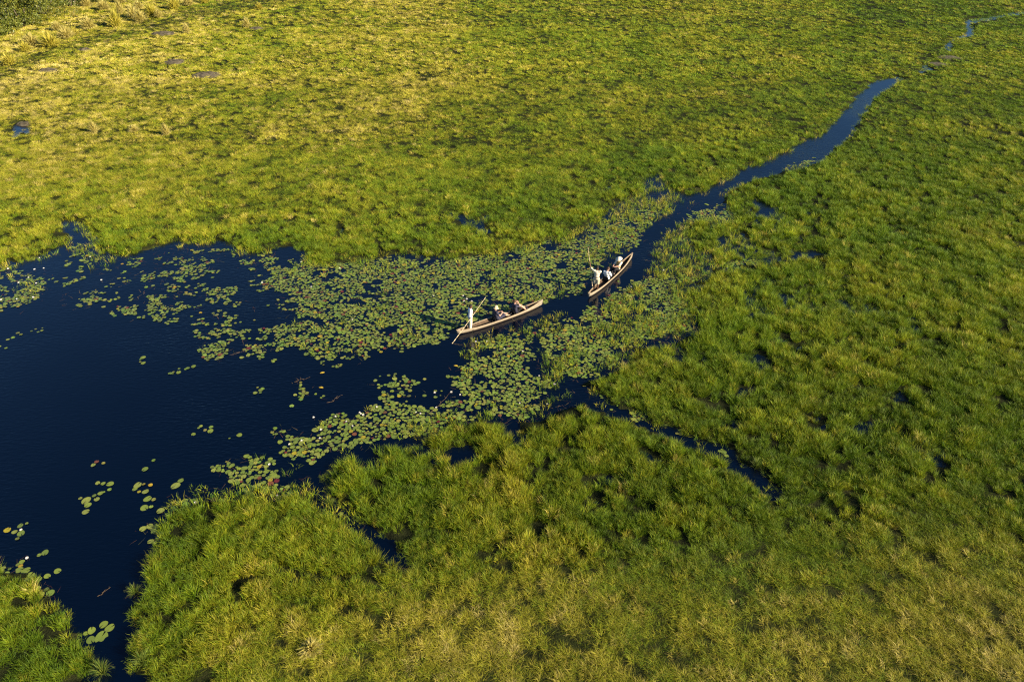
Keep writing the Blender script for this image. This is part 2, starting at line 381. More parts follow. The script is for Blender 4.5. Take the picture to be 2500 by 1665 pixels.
reed = [proto(clump('reed_clump', 14, .24, .4, 1.0, .30, .022, 2, .25, 60+s)) for s in range(3)]

def scatter(name, protos, P, rot, scl, tint, val, label, cat, kind='stuff', parent=None):
    me = bpy.data.meshes.new(name); me.vertices.add(len(P)); me.vertices.foreach_set('co', P.astype(np.float32).ravel())
    for nm, arr, ty in (('rot', rot, 'FLOAT_VECTOR'), ('scl', scl, 'FLOAT_VECTOR')):
        a = me.attributes.new(nm, ty, 'POINT'); a.data.foreach_set('vector', arr.astype(np.float32).ravel())
    for nm, arr in (('tint', tint), ('val', val)):
        a = me.attributes.new(nm, 'FLOAT', 'POINT'); a.data.foreach_set('value', arr.astype(np.float32))
    a = me.attributes.new('pick', 'INT', 'POINT'); a.data.foreach_set('value', rng.integers(0, len(protos), len(P)).astype(np.int32))
    ng = bpy.data.node_groups.new(name+'_scatter', 'GeometryNodeTree')
    ng.interface.new_socket('Geometry', in_out='INPUT', socket_type='NodeSocketGeometry'); ng.interface.new_socket('Geometry', in_out='OUTPUT', socket_type='NodeSocketGeometry')
    n = ng.nodes; L = ng.links; gi = n.new('NodeGroupInput'); go = n.new('NodeGroupOutput')
    jn = n.new('GeometryNodeJoinGeometry')
    for p in protos:
        oi = n.new('GeometryNodeObjectInfo'); oi.inputs['Object'].default_value = p; oi.inputs['As Instance'].default_value = True
        L.new(oi.outputs['Geometry'], jn.inputs[0])
    ip = n.new('GeometryNodeInstanceOnPoints'); ip.inputs['Pick Instance'].default_value = True
    L.new(gi.outputs[0], ip.inputs['Points']); L.new(jn.outputs[0], ip.inputs['Instance'])
    def na(nm, dt):
        q = n.new('GeometryNodeInputNamedAttribute'); q.data_type = dt; q.inputs[0].default_value = nm; return q.outputs[0]
    L.new(na('pick', 'INT'), ip.inputs['Instance Index'])
    L.new(na('rot', 'FLOAT_VECTOR'), ip.inputs['Rotation']); L.new(na('scl', 'FLOAT_VECTOR'), ip.inputs['Scale'])
    L.new(ip.outputs[0], go.inputs[0])
    o = link(name, me, None, parent); md = o.modifiers.new('scatter', 'NODES'); md.node_group = ng
    me.materials.append(protos[0].data.materials[0])
    return tag(o, label, cat, kind=kind)

def rot_of(n, wx_, wy_):                         # random spin then a lean of (wx, wy)
    s = rng.uniform(0, 2*np.pi, n); ay = wx_; ax = -wy_
    cs, ss = np.cos(s), np.sin(s); ca, sa = np.cos(ay), np.sin(ay); cb, sb = np.cos(ax), np.sin(ax)
    # M = Ry(a) Rx(b) Rz(s)
    m00 = ca*cs+sa*sb*ss; m10 = cb*ss; m20 = -sa*cs+ca*sb*ss; m21 = sa*ss+ca*sb*cs; m22 = ca*cb
    return np.stack([np.arctan2(m21, m22), np.arcsin(np.clip(-m20, -1, 1)), np.arctan2(m10, m00)], 1)

def jgrid(y0, y1, step, margin=110):
    Yr = np.arange(y0, y1, step); out = []
    xmax = max(abs(ground(-margin*2, 1665).x), abs(ground(-margin, 0).x))
    for y in Yr:
        dep = y*CP+H*SP; xm = (1250+margin*2)/FPX*dep
        xr = np.arange(-xm, xm, step); out.append(np.stack([xr, np.full(len(xr), y)], 1))
    P = np.concatenate(out); P += rng.uniform(-step*.62, step*.62, P.shape); return P

def grass_fields(P):
    x, y = P[:, 0], P[:, 1]
    wx = x+(fbm(x*.9, y*.9, 3)-.5)*1.1; wy = y+(fbm(x*.9, y*.9, 5)-.5)*1.1
    px, py = project(wx, wy)
    h = look(HGT, px, py)*(1-.45*np.clip(look(CH, px, py)*2.2, 0, 1))
    lk = look(LK, px, py); tx, ty = project(wx, wy, h*.95); lk2 = np.maximum(look(LK, tx, ty), look(LK, *project(wx, wy, h*.5)))
    return px, py, h, lk, lk2

ALL = {'lush': [], 'short': [], 'far': []}
for (y0, y1, st, hs) in [(8, 34, .19, .80), (34, 50, .22, .86), (50, 70, .27, .96), (70, 95, .34, .95), (95, 125, .42, .85), (125, 178, .60, 1.1)]:
    P = jgrid(y0, y1, st); px, py, h, lk, lk2 = grass_fields(P); x, y = P[:, 0], P[:, 1]
    big = fbm(x*.16, y*.16, 21); mid = fbm(x*.55, y*.55, 22); fine = fbm(x*1.7, y*1.7, 23, 2)
    dens = 1-look(WET, px, py)*1.5*(mid < .52)-look(DARK, px, py)*.9
    hzv = look(HOLEZ, px, py); dens = dens-.8*hzv*np.clip((.34-fbm(x*.42, y*.42, 31))*14, 0, 1)
    f3 = fbm(x*1.1+40, y*1.1, 33, 2); dens = dens*(1-.7*np.clip((.40-f3)*9, 0, 1)*hzv); f4 = .6*vnoise(x*1.7, y*1.7, 35)+.4*vnoise(x*3.9, y*3.9, 36); dens = dens*(1-.93*np.clip((.44-f4)*9, 0, 1))
    eg = look(EDGE, px, py); dens = dens*(1-.85*np.clip((eg-.10)*3.5, 0, 1)*(fbm(x*.9, y*.9, 37) < .54)*(y < 60))
    edge = look(LKS, px, py)
    keep = (lk < np.where(y > 52, .6, .35)) & (lk2 < np.where(y > 52, .85, .45)) & (rng.random(len(P)) < dens)
    keep &= ~in_boat(x, y, .5)
    P = P[keep]; px, py, h, x, y, big, mid, fine, edge, f4 = [a[keep] for a in (px, py, h, x, y, big, mid, fine, edge, f4)]
    dr = look(DRY, px, py); st_ = look(STRIP, px, py)
    hh = .66*h*(.34+.7*mid+1.0*(fine-.3)+.45*(f4-.4)*1.2)*rng.uniform(.75, 1.2, len(P)); hh *= (1-.7*st_)
    hh *= 1-.55*np.clip((look(EDGE, px, py)-.1)*2.5, 0, 1)*(y < 45)
    hh = np.clip(hh, .07, 1.5)
    tint = .10+.34*big+.22*(mid-.5)+.34*dr+.16*(f4-.5)+.15*(fine-.5)+rng.normal(0, .07, len(P))-.12*st_
    straw = rng.random(len(P)) < .035+.38*np.clip(dr-.3, 0, 1)*(fine > .53)
    tint = np.where(straw, tint+rng.uniform(.12, .38, len(P)), tint); tint = np.clip(tint, .02, .98)
    val = 1.06*rng.uniform(.65, 1.3, len(P))*(.80+.4*mid)*(1-.10*np.clip((40-y)/12, 0, 1))*(1+.12*np.clip((y-60)/40, 0, 1))
    tint = np.clip(tint+.05*np.clip((y-60)/40, 0, 1)*(x < 60)+.07*np.clip((py-400)/300, 0, 1), .02, .98)
    z = np.maximum(ground_z(x, y), -.05)-.02
    lean = .10+.12*(fbm(x*.25, y*.25, 44)-.3); w = .35*(fbm(x*.3+9, y*.3, 45)-.5)
    rot = rot_of(len(P), lean+rng.normal(0, .08, len(P)), w+rng.normal(0, .08, len(P)))
    wdt = rng.uniform(.8, 1.25, len(P))*hs
    P3 = np.stack([x, y, z], 1); base = (P3, rot, wdt, hh, tint, val)
    if y0 >= 95: sel = [('far', np.ones(len(P), bool))]
    else: tall = h*(.6+.8*mid) > .46; sel = [('lush', tall), ('short', ~tall)]
    for k, s in sel:
        xy = np.where(k == 'lush', .55+.5*hh, .62+.35*hh)*wdt if k != 'far' else wdt*.75
        ALL[k].append((P3[s], rot[s], np.stack([xy, xy, hh], 1)[s], tint[s], val[s]))
cat_ = lambda k: [np.concatenate([q[i] for q in ALL[k]]) for i in range(5)]
info = {'lush': ('tall_marsh_grass', lush, 'tall lush green marsh grass along the water channels'),
        'short': ('meadow_grass', short, 'shorter matted green and straw coloured meadow grass'),
        'far': ('distant_grass', fartuft, 'fine green grass covering the far flood plain')}
for k, (nm, pr_, lb) in info.items():
    a = cat_(k); print(nm, len(a[0])); scatter(nm, pr_, *a, lb, 'grass')

CHANW = lambda a, b_: look(CHAN, a, b_)
# reeds standing in the lily water
P = jgrid(20, 75, .30); px, py = project(P[:, 0], P[:, 1]); x, y = P[:, 0], P[:, 1]
sp_ = look(SPARSE, px, py); eg = look(EDGE, px, py); sp_ = np.maximum(sp_, .75*np.clip((eg-.25)*4, 0, 1)*np.clip((.85-eg)*4, 0, 1)*(fbm(x*.35, y*.35, 53) > .45)); cl = fbm(x*.8, y*.8, 51)
sp_ = np.maximum(sp_, .16*(look(PADS, px, py) > .5)*(fbm(x*.45, y*.6, 57) > .5))
sp_ = sp_*(1-np.clip(CHANW(px, py)*1.6, 0, 1))
keep = (rng.random(len(P)) < sp_*2.1*np.clip((cl-.33)*4, 0, 1)) & ~in_boat(x, y, .35) & (rng.random(len(P)) < .85)
P = P[keep]; x, y = P[:, 0], P[:, 1]; n = len(P); sp_ = sp_[keep]; cl = cl[keep]
hh = rng.uniform(.25, .60, n)*(.7+.6*sp_)
scatter('emergent_reeds', reed, np.stack([x, y, np.full(n, -.03)], 1), rot_of(n, rng.normal(.1, .18, n), rng.normal(0, .18, n)),
        np.stack([np.full(n, .9), np.full(n, .9), hh], 1), np.clip(rng.normal(.36, .16, n)+.3*(cl-.5), .02, .95), rng.uniform(.85, 1.35, n),
        'thin green reeds standing in the water among the lily pads', 'reeds')
print('reeds', n)

# ------------------------------------------------------------------ lily pads
PADM, nt, b, o_ = mat('lily_pad_leaf')
ac = N(nt, 'ShaderNodeAttribute', attribute_type='GEOMETRY', attribute_name='leafcol'); tc = N(nt, 'ShaderNodeTexCoord')
n1 = N(nt, 'ShaderNodeTexNoise', Scale=9.0, Detail=4.0); nt.links.new(tc.outputs['Object'], n1.inputs[0])
r1 = ramp(nt, n1.outputs[0], [(.3, (.72,)*3), (.7, (1.15,)*3)]); mu = N(nt, 'ShaderNodeMix', data_type='RGBA', blend_type='MULTIPLY'); mu.inputs[0].default_value = 1
nt.links.new(ac.outputs['Color'], mu.inputs[6]); nt.links.new(r1.outputs[0], mu.inputs[7]); nt.links.new(mu.outputs[2], b.inputs['Base Color'])
b.inputs['Roughness'].default_value = .42; b.inputs['Specular IOR Level'].default_value = .45
PAL = [((.175, .225, .032), 'green'), ((.135, .185, .030), 'green'), ((.22, .25, .045), 'pale green'), ((.33, .27, .02), 'yellowing'), ((.16, .06, .025), 'rusty brown'), ((.11, .02, .02), 'dark red')]
PW = np.array([.42, .32, .215, .024, .016, .005])
def pad_mesh_data(x, y, z, r, rot, tx, ty, seg=13, curl=0.0, rg=random):
    V = [(x, y, z)]; F = []
    notch = .16
    for k in range(seg):
        a = rot+notch+(2*math.pi-2*notch)*k/(seg-1); rr = r*(1+.04*math.sin(3*a+x*7))
        dx, dy = rr*math.cos(a), rr*math.sin(a)*.94
        V.append((x+dx, y+dy, z+dx*tx+dy*ty+curl*max(0, math.sin(a*2+y))))
    for k in range(1, seg): F.append((0, k, k+1))
    return V, F
cells = {}
cand = []
tries = 420000
xr = rng.uniform(-40, 33, tries); yr = rng.uniform(14, 78, tries)
pxa, pya = project(xr, yr)
ok = (pxa > -160) & (pxa < 2660) & (pya < 1800)
d = look(PADS, pxa, pya); cn = fbm(xr*.6, yr*.8, 71)*.45+fbm(xr*2.4, yr*2.4, 73, 2)*.55
cl_ = (cn-.5)*1.9+.5
ok &= (d > .04) & (cl_ > 1-d*.93) & ~in_boat(xr, yr, .05)
gd = look(LK, pxa, pya); ok &= (gd > .3) | (rng.random(tries) < .25)
extra = []
def clus(px_, py_, n, s):
    g = ground(px_*DS, py_*DS)
    for k in range(n): extra.append((g.x+random.gauss(0, s), g.y+random.gauss(0, s*.8)))
for c in [(400,858,4,.22),(420,850,3,.15),(440,845,4,.2),(595,900,5,.25),(600,895,2,.2),(330,828,4,.25),(92,760,5,.25),(25,772,4,.4),(10,790,3,.3),(470,985,5,.22),(474,992,3,.2),
          (350,1060,1,.1),(230,1067,3,.15),(195,1160,5,.3),(210,1148,4,.25),(240,1110,4,.22),(246,1120,2,.16),(228,1135,3,.16),(318,1118,7,.28),(330,1132,3,.2),(312,1128,3,.2),(352,1165,3,.14),
          (42,1216,8,.26),(34,1224,5,.22),(92,1266,2,.1),(88,1278,1,.1),(128,1316,3,.16),(225,1440,3,.15),(238,1455,4,.18),(310,340,0,.1),(740,912,3,.2),(680,885,3,.2),
          (905,872,8,.45),(950,885,7,.4),(940,880,5,.3),(1000,905,6,.35),(535,1005,2,.15),(360,1150,2,.12),(385,1160,5,.25),(330,1080,1,.1),(405,1108,2,.15),(545,1003,1,.1)]: clus(*c)
pts = [(xr[i], yr[i]) for i in np.nonzero(ok)[0]]
for (x, y) in extra+pts:
    p_x, p_y = project(x, y)
    big = 1.0+.55*max(0, min(1, (p_y-950)/400))
    r = float(np.clip(rng.normal(.097, .028), .045, .17))*big
    k = (int(math.floor(x/.4)), int(math.floor(y/.4))); bad = False
    for i in (-1, 0, 1):
        for j in (-1, 0, 1):
            for (qx, qy, qr) in cells.get((k[0]+i, k[1]+j), ()):
                if (qx-x)**2+(qy-y)**2 < (.72*(qr+r))**2: bad = True; break
            if bad: break
        if bad: break
    if bad: continue
    cells.setdefault(k, []).append((x, y, r)); cand.append((x, y, r, float(p_x), float(p_y)))
print('pads', len(cand))
cand.sort(key=lambda q: -(q[2]/math.hypot(q[1], H)) if (30 < q[3] < 2470 and q[4] < 1640) else 1)
def zone(px_, py_):
    X_, Y_ = px_/DS, py_/DS
    if Y_ > 1280 and X_ < 300: return 'at the bottom left corner'
    if Y_ > 1190 and X_ < 170: return 'adrift at lower left'
    if Y_ > 1140 and X_ < 300: return 'in the small drifting cluster'
    if Y_ > 1090 and X_ < 370: return 'left of the grassy point'
    if Y_ > 1190: return 'under the lower left bank'
    if Y_ > 1130: return 'atop the grassy point'
    if Y_ > 1040 and X_ < 720: return 'just above the grassy point'
    if X_ > 1240 and Y_ > 850: return 'in the dark side channel'
    if X_ < 720: return 'at the long raft tip'
    if X_ < 960: return 'in the lower shore raft'
    if X_ < 1240: return 'just below the canoes'
    return 'right of the canoe channel'
indiv, mass = [], []
for q in cand:
    vis = look(LK, q[3], q[4]) > .5
    (indiv if len(indiv) < 290 and vis and q[3] > 30 and q[4] < 1640 and q[4] > 850 else mass).append(q)
shared = {}
for ci in range(len(PAL)):
    for v in range(2):
        V, F = pad_mesh_data(0, 0, 0, 1, 0, 0, 0, seg=19, curl=.04*v); me = mesh_np('lily_pad', V, F)
        a = me.attributes.new('leafcol', 'FLOAT_COLOR', 'POINT'); a.data.foreach_set('color', np.tile((*PAL[ci][0], 1), (len(V), 1)).astype(np.float32).ravel())
        me.materials.append(PADM); shared[ci, v] = me
for (x, y, r, px_, py_) in indiv:
    ci = int(rng.choice(6, p=PW)); zn = zone(px_, py_)
    o = link('lily_pad', shared[ci, random.randint(0, 1)]); o.location = (x, y, random.uniform(.006, .035))
    o.rotation_euler = (random.gauss(0, .035), random.gauss(0, .035), random.uniform(0, 6.28)); o.scale = (r, r*random.uniform(.9, 1), r)
    sz = 'small' if r < .125 else 'large' if r > .165 else 'mid-sized'
    nn = sum(1 for q in cand if (q[0]-x)**2+(q[1]-y)**2 < .55**2)-1; ed = float(look(EDGE, px_, py_))
    zn = ('alone' if nn == 0 else 'in a pair' if nn == 1 else 'loosely spaced' if nn < 5 else 'tightly crowded')+(' by the grass, ' if ed < .8 else ', ')+zn
    tag(o, '%s %s lily pad %s' % (sz, PAL[ci][1], zn), 'lily pad', '%s %s lily pads %s' % (sz, PAL[ci][1], zn))
V, F, colr = [], [], []
for (x, y, r, px_, py_) in mass:
    ci = int(rng.choice(6, p=PW)); v, f = pad_mesh_data(x, y, random.uniform(.006, .04), r, random.uniform(0, 6.28), random.gauss(0, .05), random.gauss(0, .05), seg=12)
    b0 = len(V); V += v; F += [tuple(i+b0 for i in t) for t in f]; c_ = [q*random.uniform(.85, 1.15) for q in PAL[ci][0]]; colr += [(*c_, 1)]*len(v)
me = mesh_np('lily_pad_raft', V, F); a = me.attributes.new('leafcol', 'FLOAT_COLOR', 'POINT'); a.data.foreach_set('color', np.array(colr, np.float32).ravel())
tag(link('lily_raft', me, PADM), 'rafts of small green lily pads floating round the canoes', 'lily pads', kind='stuff')

# dead stems and weed just under the pads
DEAD, nt, b, o_ = mat('dead_weed'); ac = N(nt, 'ShaderNodeAttribute', attribute_type='GEOMETRY', attribute_name='leafcol'); nt.links.new(ac.outputs['Color'], b.inputs['Base Color']); b.inputs['Roughness'].default_value = .8
V, F, colr = [], [], []
tries = 60000; xr = rng.uniform(-35, 33, tries); yr = rng.uniform(14, 75, tries); pxa, pya = project(xr, yr)
d = np.maximum(look(PADS, pxa, pya)*.5, look(SPARSE, pxa, pya)); ok = (rng.random(tries) < d*1.3*(fbm(xr*.5, yr*.5, 81) > .42)) & ~in_boat(xr, yr)
for i in np.nonzero(ok)[0]:
    a = random.uniform(0, 6.28); L = random.uniform(.1, .55); w = random.uniform(.004, .010); z = random.uniform(.004, .02); z2 = z+abs(random.gauss(0, .06))
    dx, dy = math.cos(a)*L, math.sin(a)*L; nx_, ny_ = -math.sin(a)*w, math.cos(a)*w; x, y = xr[i], yr[i]; b0 = len(V)
    V += [(x-nx_, y-ny_, z), (x+nx_, y+ny_, z), (x+dx, y+dy, z2)]; F.append((b0, b0+1, b0+2))
    c = random.choice([(.10, .05, .025), (.16, .10, .04), (.07, .025, .015), (.2, .15, .06), (.06, .07, .02)]); colr += [(*c, 1)]*3
me = mesh_np('dead_weed', V, F); a = me.attributes.new('leafcol', 'FLOAT_COLOR', 'POINT'); a.data.foreach_set('color', np.array(colr, np.float32).ravel())
tag(link('dead_stems', me, DEAD), 'tangle of brown dead stems floating between the lily pads', 'dead stems', kind='stuff')

# ------------------------------------------------------------------ general mesh builders
def new_bm(): return bmesh.new()
def bm_done(bm, name):
    me = bpy.data.meshes.new(name); bmesh.ops.recalc_face_normals(bm, faces=bm.faces); bm.to_mesh(me); bm.free(); return me
def cyl(bm, a, b, ra, rb, seg=10):
    a = Vector(a); b = Vector(b); d = b-a; q = d.to_track_quat('Z', 'Y'); va, vb = [], []
    for k in range(seg):
        t = 2*math.pi*k/seg; e = q @ Vector((math.cos(t), math.sin(t), 0)); va.append(bm.verts.new(a+e*ra)); vb.append(bm.verts.new(b+e*rb))
    for k in range(seg): bm.faces.new((va[k], va[(k+1) % seg], vb[(k+1) % seg], vb[k]))
    bm.faces.new(va[::-1]); bm.faces.new(vb)
def ball(bm, c, r, s=(1, 1, 1), sub=2, rot=None):
    M = Matrix.Translation(Vector(c)) @ (rot if rot else Matrix()) @ Matrix.Diagonal((r*s[0], r*s[1], r*s[2], 1))
    bmesh.ops.create_icosphere(bm, subdivisions=sub, radius=1, matrix=M)
def limb(bm, pts):                               # [(point, radius), ...] rounded tapering chain
    for (a, ra), (b, rb) in zip(pts, pts[1:]): cyl(bm, a, b, ra, rb, 14); ball(bm, a, ra)
    ball(bm, pts[-1][0], pts[-1][1])
def remesh(bm, name, vox):
    me = bpy.data.meshes.new(name); bmesh.ops.recalc_face_normals(bm, faces=bm.faces); bm.to_mesh(me); bm.free()
    t = bpy.data.objects.new('tmp', me); C.objects.link(t)
    md = t.modifiers.new('r', 'REMESH'); md.mode = 'VOXEL'; md.voxel_size = vox; md.use_smooth_shade = True
    sm = t.modifiers.new('s', 'SMOOTH'); sm.factor = .5; sm.iterations = 2
    dg = bpy.context.evaluated_depsgraph_get(); out = bpy.data.meshes.new_from_object(t.evaluated_get(dg)); out.name = name
    bpy.data.objects.remove(t); bpy.data.meshes.remove(me)
    out.materials.clear(); return out

# ------------------------------------------------------------------ canoes
WOOD, nt, b, o_ = mat('weathered_hull')
tc = N(nt, 'ShaderNodeTexCoord'); mp = N(nt, 'ShaderNodeMapping'); mp.inputs['Scale'].default_value = (1.2, 9, 9); nt.links.new(tc.outputs['Object'], mp.inputs[0])
n1 = N(nt, 'ShaderNodeTexNoise', Scale=3.0, Detail=8.0, Roughness=.65); nt.links.new(mp.outputs[0], n1.inputs[0])
n2 = N(nt, 'ShaderNodeTexNoise', Scale=1.7, Detail=4.0); nt.links.new(tc.outputs['Object'], n2.inputs[0])
r1 = ramp(nt, n1.outputs[0], [(.3, (.20, .15, .10)), (.5, (.31, .262, .19)), (.72, (.45, .39, .29))])
r2 = ramp(nt, n2.outputs[0], [(.35, (.72,)*3), (.6, (1,)*3)]); mu = N(nt, 'ShaderNodeMix', data_type='RGBA', blend_type='MULTIPLY'); mu.inputs[0].default_value = 1
nt.links.new(r1.outputs[0], mu.inputs[6]); nt.links.new(r2.outputs[0], mu.inputs[7]); b.inputs['Roughness'].default_value = .75
sx_ = N(nt, 'ShaderNodeSeparateXYZ'); nt.links.new(tc.outputs['Object'], sx_.inputs[0]); wl = N(nt, 'ShaderNodeMath', operation='MULTIPLY_ADD'); nt.links.new(n2.outputs[0], wl.inputs[0]); wl.inputs[1].default_value = -.10; nt.links.new(sx_.outputs[2], wl.inputs[2])
wr = ramp(nt, wl.outputs[0], [(0.0, (.30, .24, .18)), (.055, (1, 1, 1))]); mu2 = N(nt, 'ShaderNodeMix', data_type='RGBA', blend_type='MULTIPLY'); mu2.inputs[0].default_value = 1   # hull colour turns darker and browner towards the waterline
nt.links.new(mu.outputs[2], mu2.inputs[6]); nt.links.new(wr.outputs[0], mu2.inputs[7]); nt.links.new(mu2.outputs[2], b.inputs['Base Color'])
bu = N(nt, 'ShaderNodeBump', Strength=.35, Distance=.01); nt.links.new(n1.outputs[0], bu.inputs['Height']); nt.links.new(bu.outputs[0], b.inputs['Normal'])
INNER = simple('hull_inside', (.085, .054, .032), .8, .4, 5); RIM = simple('gunwale_wood', (.42, .32, .20), .7, .3, 8)
FLOORM = simple('wet_boards', (.06, .045, .03), .6, .4, 7)

def canoe(frame, label):
    c, a, L = frame; root = empty('canoe', c, a, label=label, cat='canoe')
    n = 44; S = 9
    def prof(t):
        s = 2*t-1                                      # -1 stern, +1 bow
        w = .30*(1-abs(s)**(2.3 if s > 0 else 2.9))**.9 + (.055*max(0, -s)**6) + .012
        zt = .225+.05*s*s+(.20*max(0, s-.35)**2/.42)+(.06*max(0, -s-.6)/.4)
        zb = -.07+.16*abs(s)**5
        return s*L/2, w, zt, zb
    def shell(off, name, flo=None):
        bm = new_bm(); rows = []
        for i in range(n+1):
            x, w, zt, zb = prof(i/n); w = max(.008, w-off); x = x*(1-off/(L/2))
            row = []
            for j in range(S*2+1):
                q = j/S-1; ang = q*math.pi/2
                yy = w*math.copysign(abs(math.sin(ang))**.55, q)*(.80+.20*abs(q)**2)
                zz = zb+(zt-zb)*(1-math.cos(ang)**.75) if flo is None else max(flo, zb+off+(zt-zb-off)*(1-math.cos(ang)**.75))
                row.append(bm.verts.new((x+.10*max(0, abs(q)-.2)*(1 if x > 0 else -.4)*abs(x/(L/2))**6, yy, zz)))
            rows.append(row)
        for i in range(n):
            for j in range(S*2): bm.faces.new((rows[i][j], rows[i][j+1], rows[i+1][j+1], rows[i+1][j]))
        if flo is None:
            for r_ in (rows[0], rows[-1]):
                try: bm.faces.new(r_)
                except ValueError: pass
        return bm, rows
    bm, rows = shell(0, 'o'); o = link('hull', bm_done(bm, 'hull'), WOOD, root, True)
    bm, rows = shell(.028, 'i', flo=.035); link('inner_hull', bm_done(bm, 'inner_hull'), INNER, root, True)
    # gunwale: closes the gap between the two shells and stands a little proud
    bm = new_bm()
    for side in (-1, 1):
        prev = None
        for i in range(n+1):
            x, w, zt, zb = prof(i/n); x += .08*(1 if x > 0 else -.4)*abs(x/(L/2))**6
            wi = max(.004, w-.034); wo_ = w+.006
            ring = [bm.verts.new((x, side*wo_, zt-.018)), bm.verts.new((x, side*wo_, zt+.008)), bm.verts.new((x, side*wi, zt+.008)), bm.verts.new((x, side*wi, zt-.018))]
            if prev:
                for k in range(4): bm.faces.new((prev[k], prev[(k+1) % 4], ring[(k+1) % 4], ring[k]))
            else: bm.faces.new(ring)
            prev = ring
        bm.faces.new(prev)
    link('gunwale', bm_done(bm, 'gunwale'), RIM, root)
    bm = new_bm()                                     # small decks at the two ends
    for s0, s1 in ((.0, .035), (.955, 1.0)):
        x0, w0, z0, _ = prof(s0); x1, w1, z1, _ = prof(s1); w0 = max(.01, w0-.03); w1 = max(.01, w1-.03)
        vs_ = [bm.verts.new(p) for p in ((x0, -w0, z0-.004), (x1, -w1, z1-.004), (x1, w1, z1-.004), (x0, w0, z0-.004), (x0, -w0, z0-.03), (x1, -w1, z1-.03), (x1, w1, z1-.03), (x0, w0, z0-.03))]
        for f in ((0, 1, 2, 3), (7, 6, 5, 4), (0, 4, 5, 1), (1, 5, 6, 2), (2, 6, 7, 3), (3, 7, 4, 0)): bm.faces.new([vs_[i] for i in f])
    link('end_deck', bm_done(bm, 'end_deck'), RIM, root)
    bm = new_bm()
    for k in range(5):
        bmesh.ops.create_cube(bm, size=1, matrix=Matrix.Translation((0, -.17+.085*k, .048)) @ Matrix.Diagonal((L*.56, .062, .015, 1)))
    bs = bm_done(bm, 'floor_board'); 
    one = new_bm(); bmesh.ops.create_cube(one, size=1, matrix=Matrix.Diagonal((L*.56, .062, .015, 1))); om = bm_done(one, 'floor_board')
    bpy.data.meshes.remove(bs)
    for k in range(5): link('floor_board', om, FLOORM, root).location = (0, -.15+.075*k, .046)
    return root
canoe1 = canoe(B1, 'long pale wooden dugout canoe nearest the open water, poler at its left end')
canoe2 = canoe(B2, 'shorter brown dugout canoe entering the narrow channel, bow to the upper right')

def in_canoe(frame, t, y, z):                    # t along the boat 0 stern .. 1 bow
    c, a, L = frame; p = Vector(((t-.5)*L, y, z)); p.rotate(Matrix.Rotation(a, 3, 'Z')); return c+p

# ------------------------------------------------------------------ people
SKIN_D = simple('dark_skin', (.13, .06, .035), .5, .12, 9, .4); SKIN_L = simple('light_skin', (.50, .29, .20), .55, .10, 9, .4)
WHITE = simple('white_cotton', (.78, .77, .74), .9, .06, 12); CREAM = simple('cream_cotton', (.66, .59, .46), .9, .08, 12); KHAKI = simple('khaki_cotton', (.50, .42, .30), .9, .1, 12)
NAVY = simple('navy_cloth', (.035, .035, .06), .9, .3, 12); BLACK = simple('black_cloth', (.015, .014, .016), .9, .3, 12); STRAW = simple('straw_hat', (.62, .48, .28), .85, .15, 20)
OCHRE = simple('ochre_cloth', (.45, .30, .10), .9, .15, 12); LEATHER = simple('brown_leather', (.10, .05, .03), .6, .2, 12); HAIR = simple('dark_hair', (.018, .013, .01), .7, .3, 30)
BRHAIR = simple('brown_hair', (.07, .04, .022), .7, .3, 30); HATW = simple('cream_hat', (.70, .64, .52), .9, .08, 14); SHOE = simple('dark_shoe', (.02, .018, .018), .6, .2, 12)
EYEM = simple('eye_dark', (.02, .015, .012), .3, .05, 12); GREY = simple('grey_cap', (.10, .095, .10), .9, .2, 12)

def hand(bm, w, d, up, k=1.0):
    """palm at wrist w pointing along d, fingers curled towards -up, thumb off the side"""
    d = Vector(d).normalized(); up = Vector(up); up = (up-d*up.dot(d)).normalized(); s = d.cross(up)
    w = Vector(w); ball(bm, w+d*.045, .045, (1, .85, .42), 2, Matrix.LocRotScale(None, Matrix((d, s, up)).transposed().to_quaternion(), None).to_4x4())
    for i, ln in enumerate((.062, .072, .068, .052)):
        b0 = w+d*.08+s*(.030-.020*i); b1 = b0+d*ln*.5-up*.012; b2 = b1+d*ln*.15-up*ln*.45
        limb(bm, [(b0, .011), (b1, .010), (b2, .009)])
    t0 = w+d*.03+s*.035; limb(bm, [(t0, .013), (t0+d*.03+s*.018-up*.012, .012), (t0+d*.052+s*.012-up*.035, .010)])

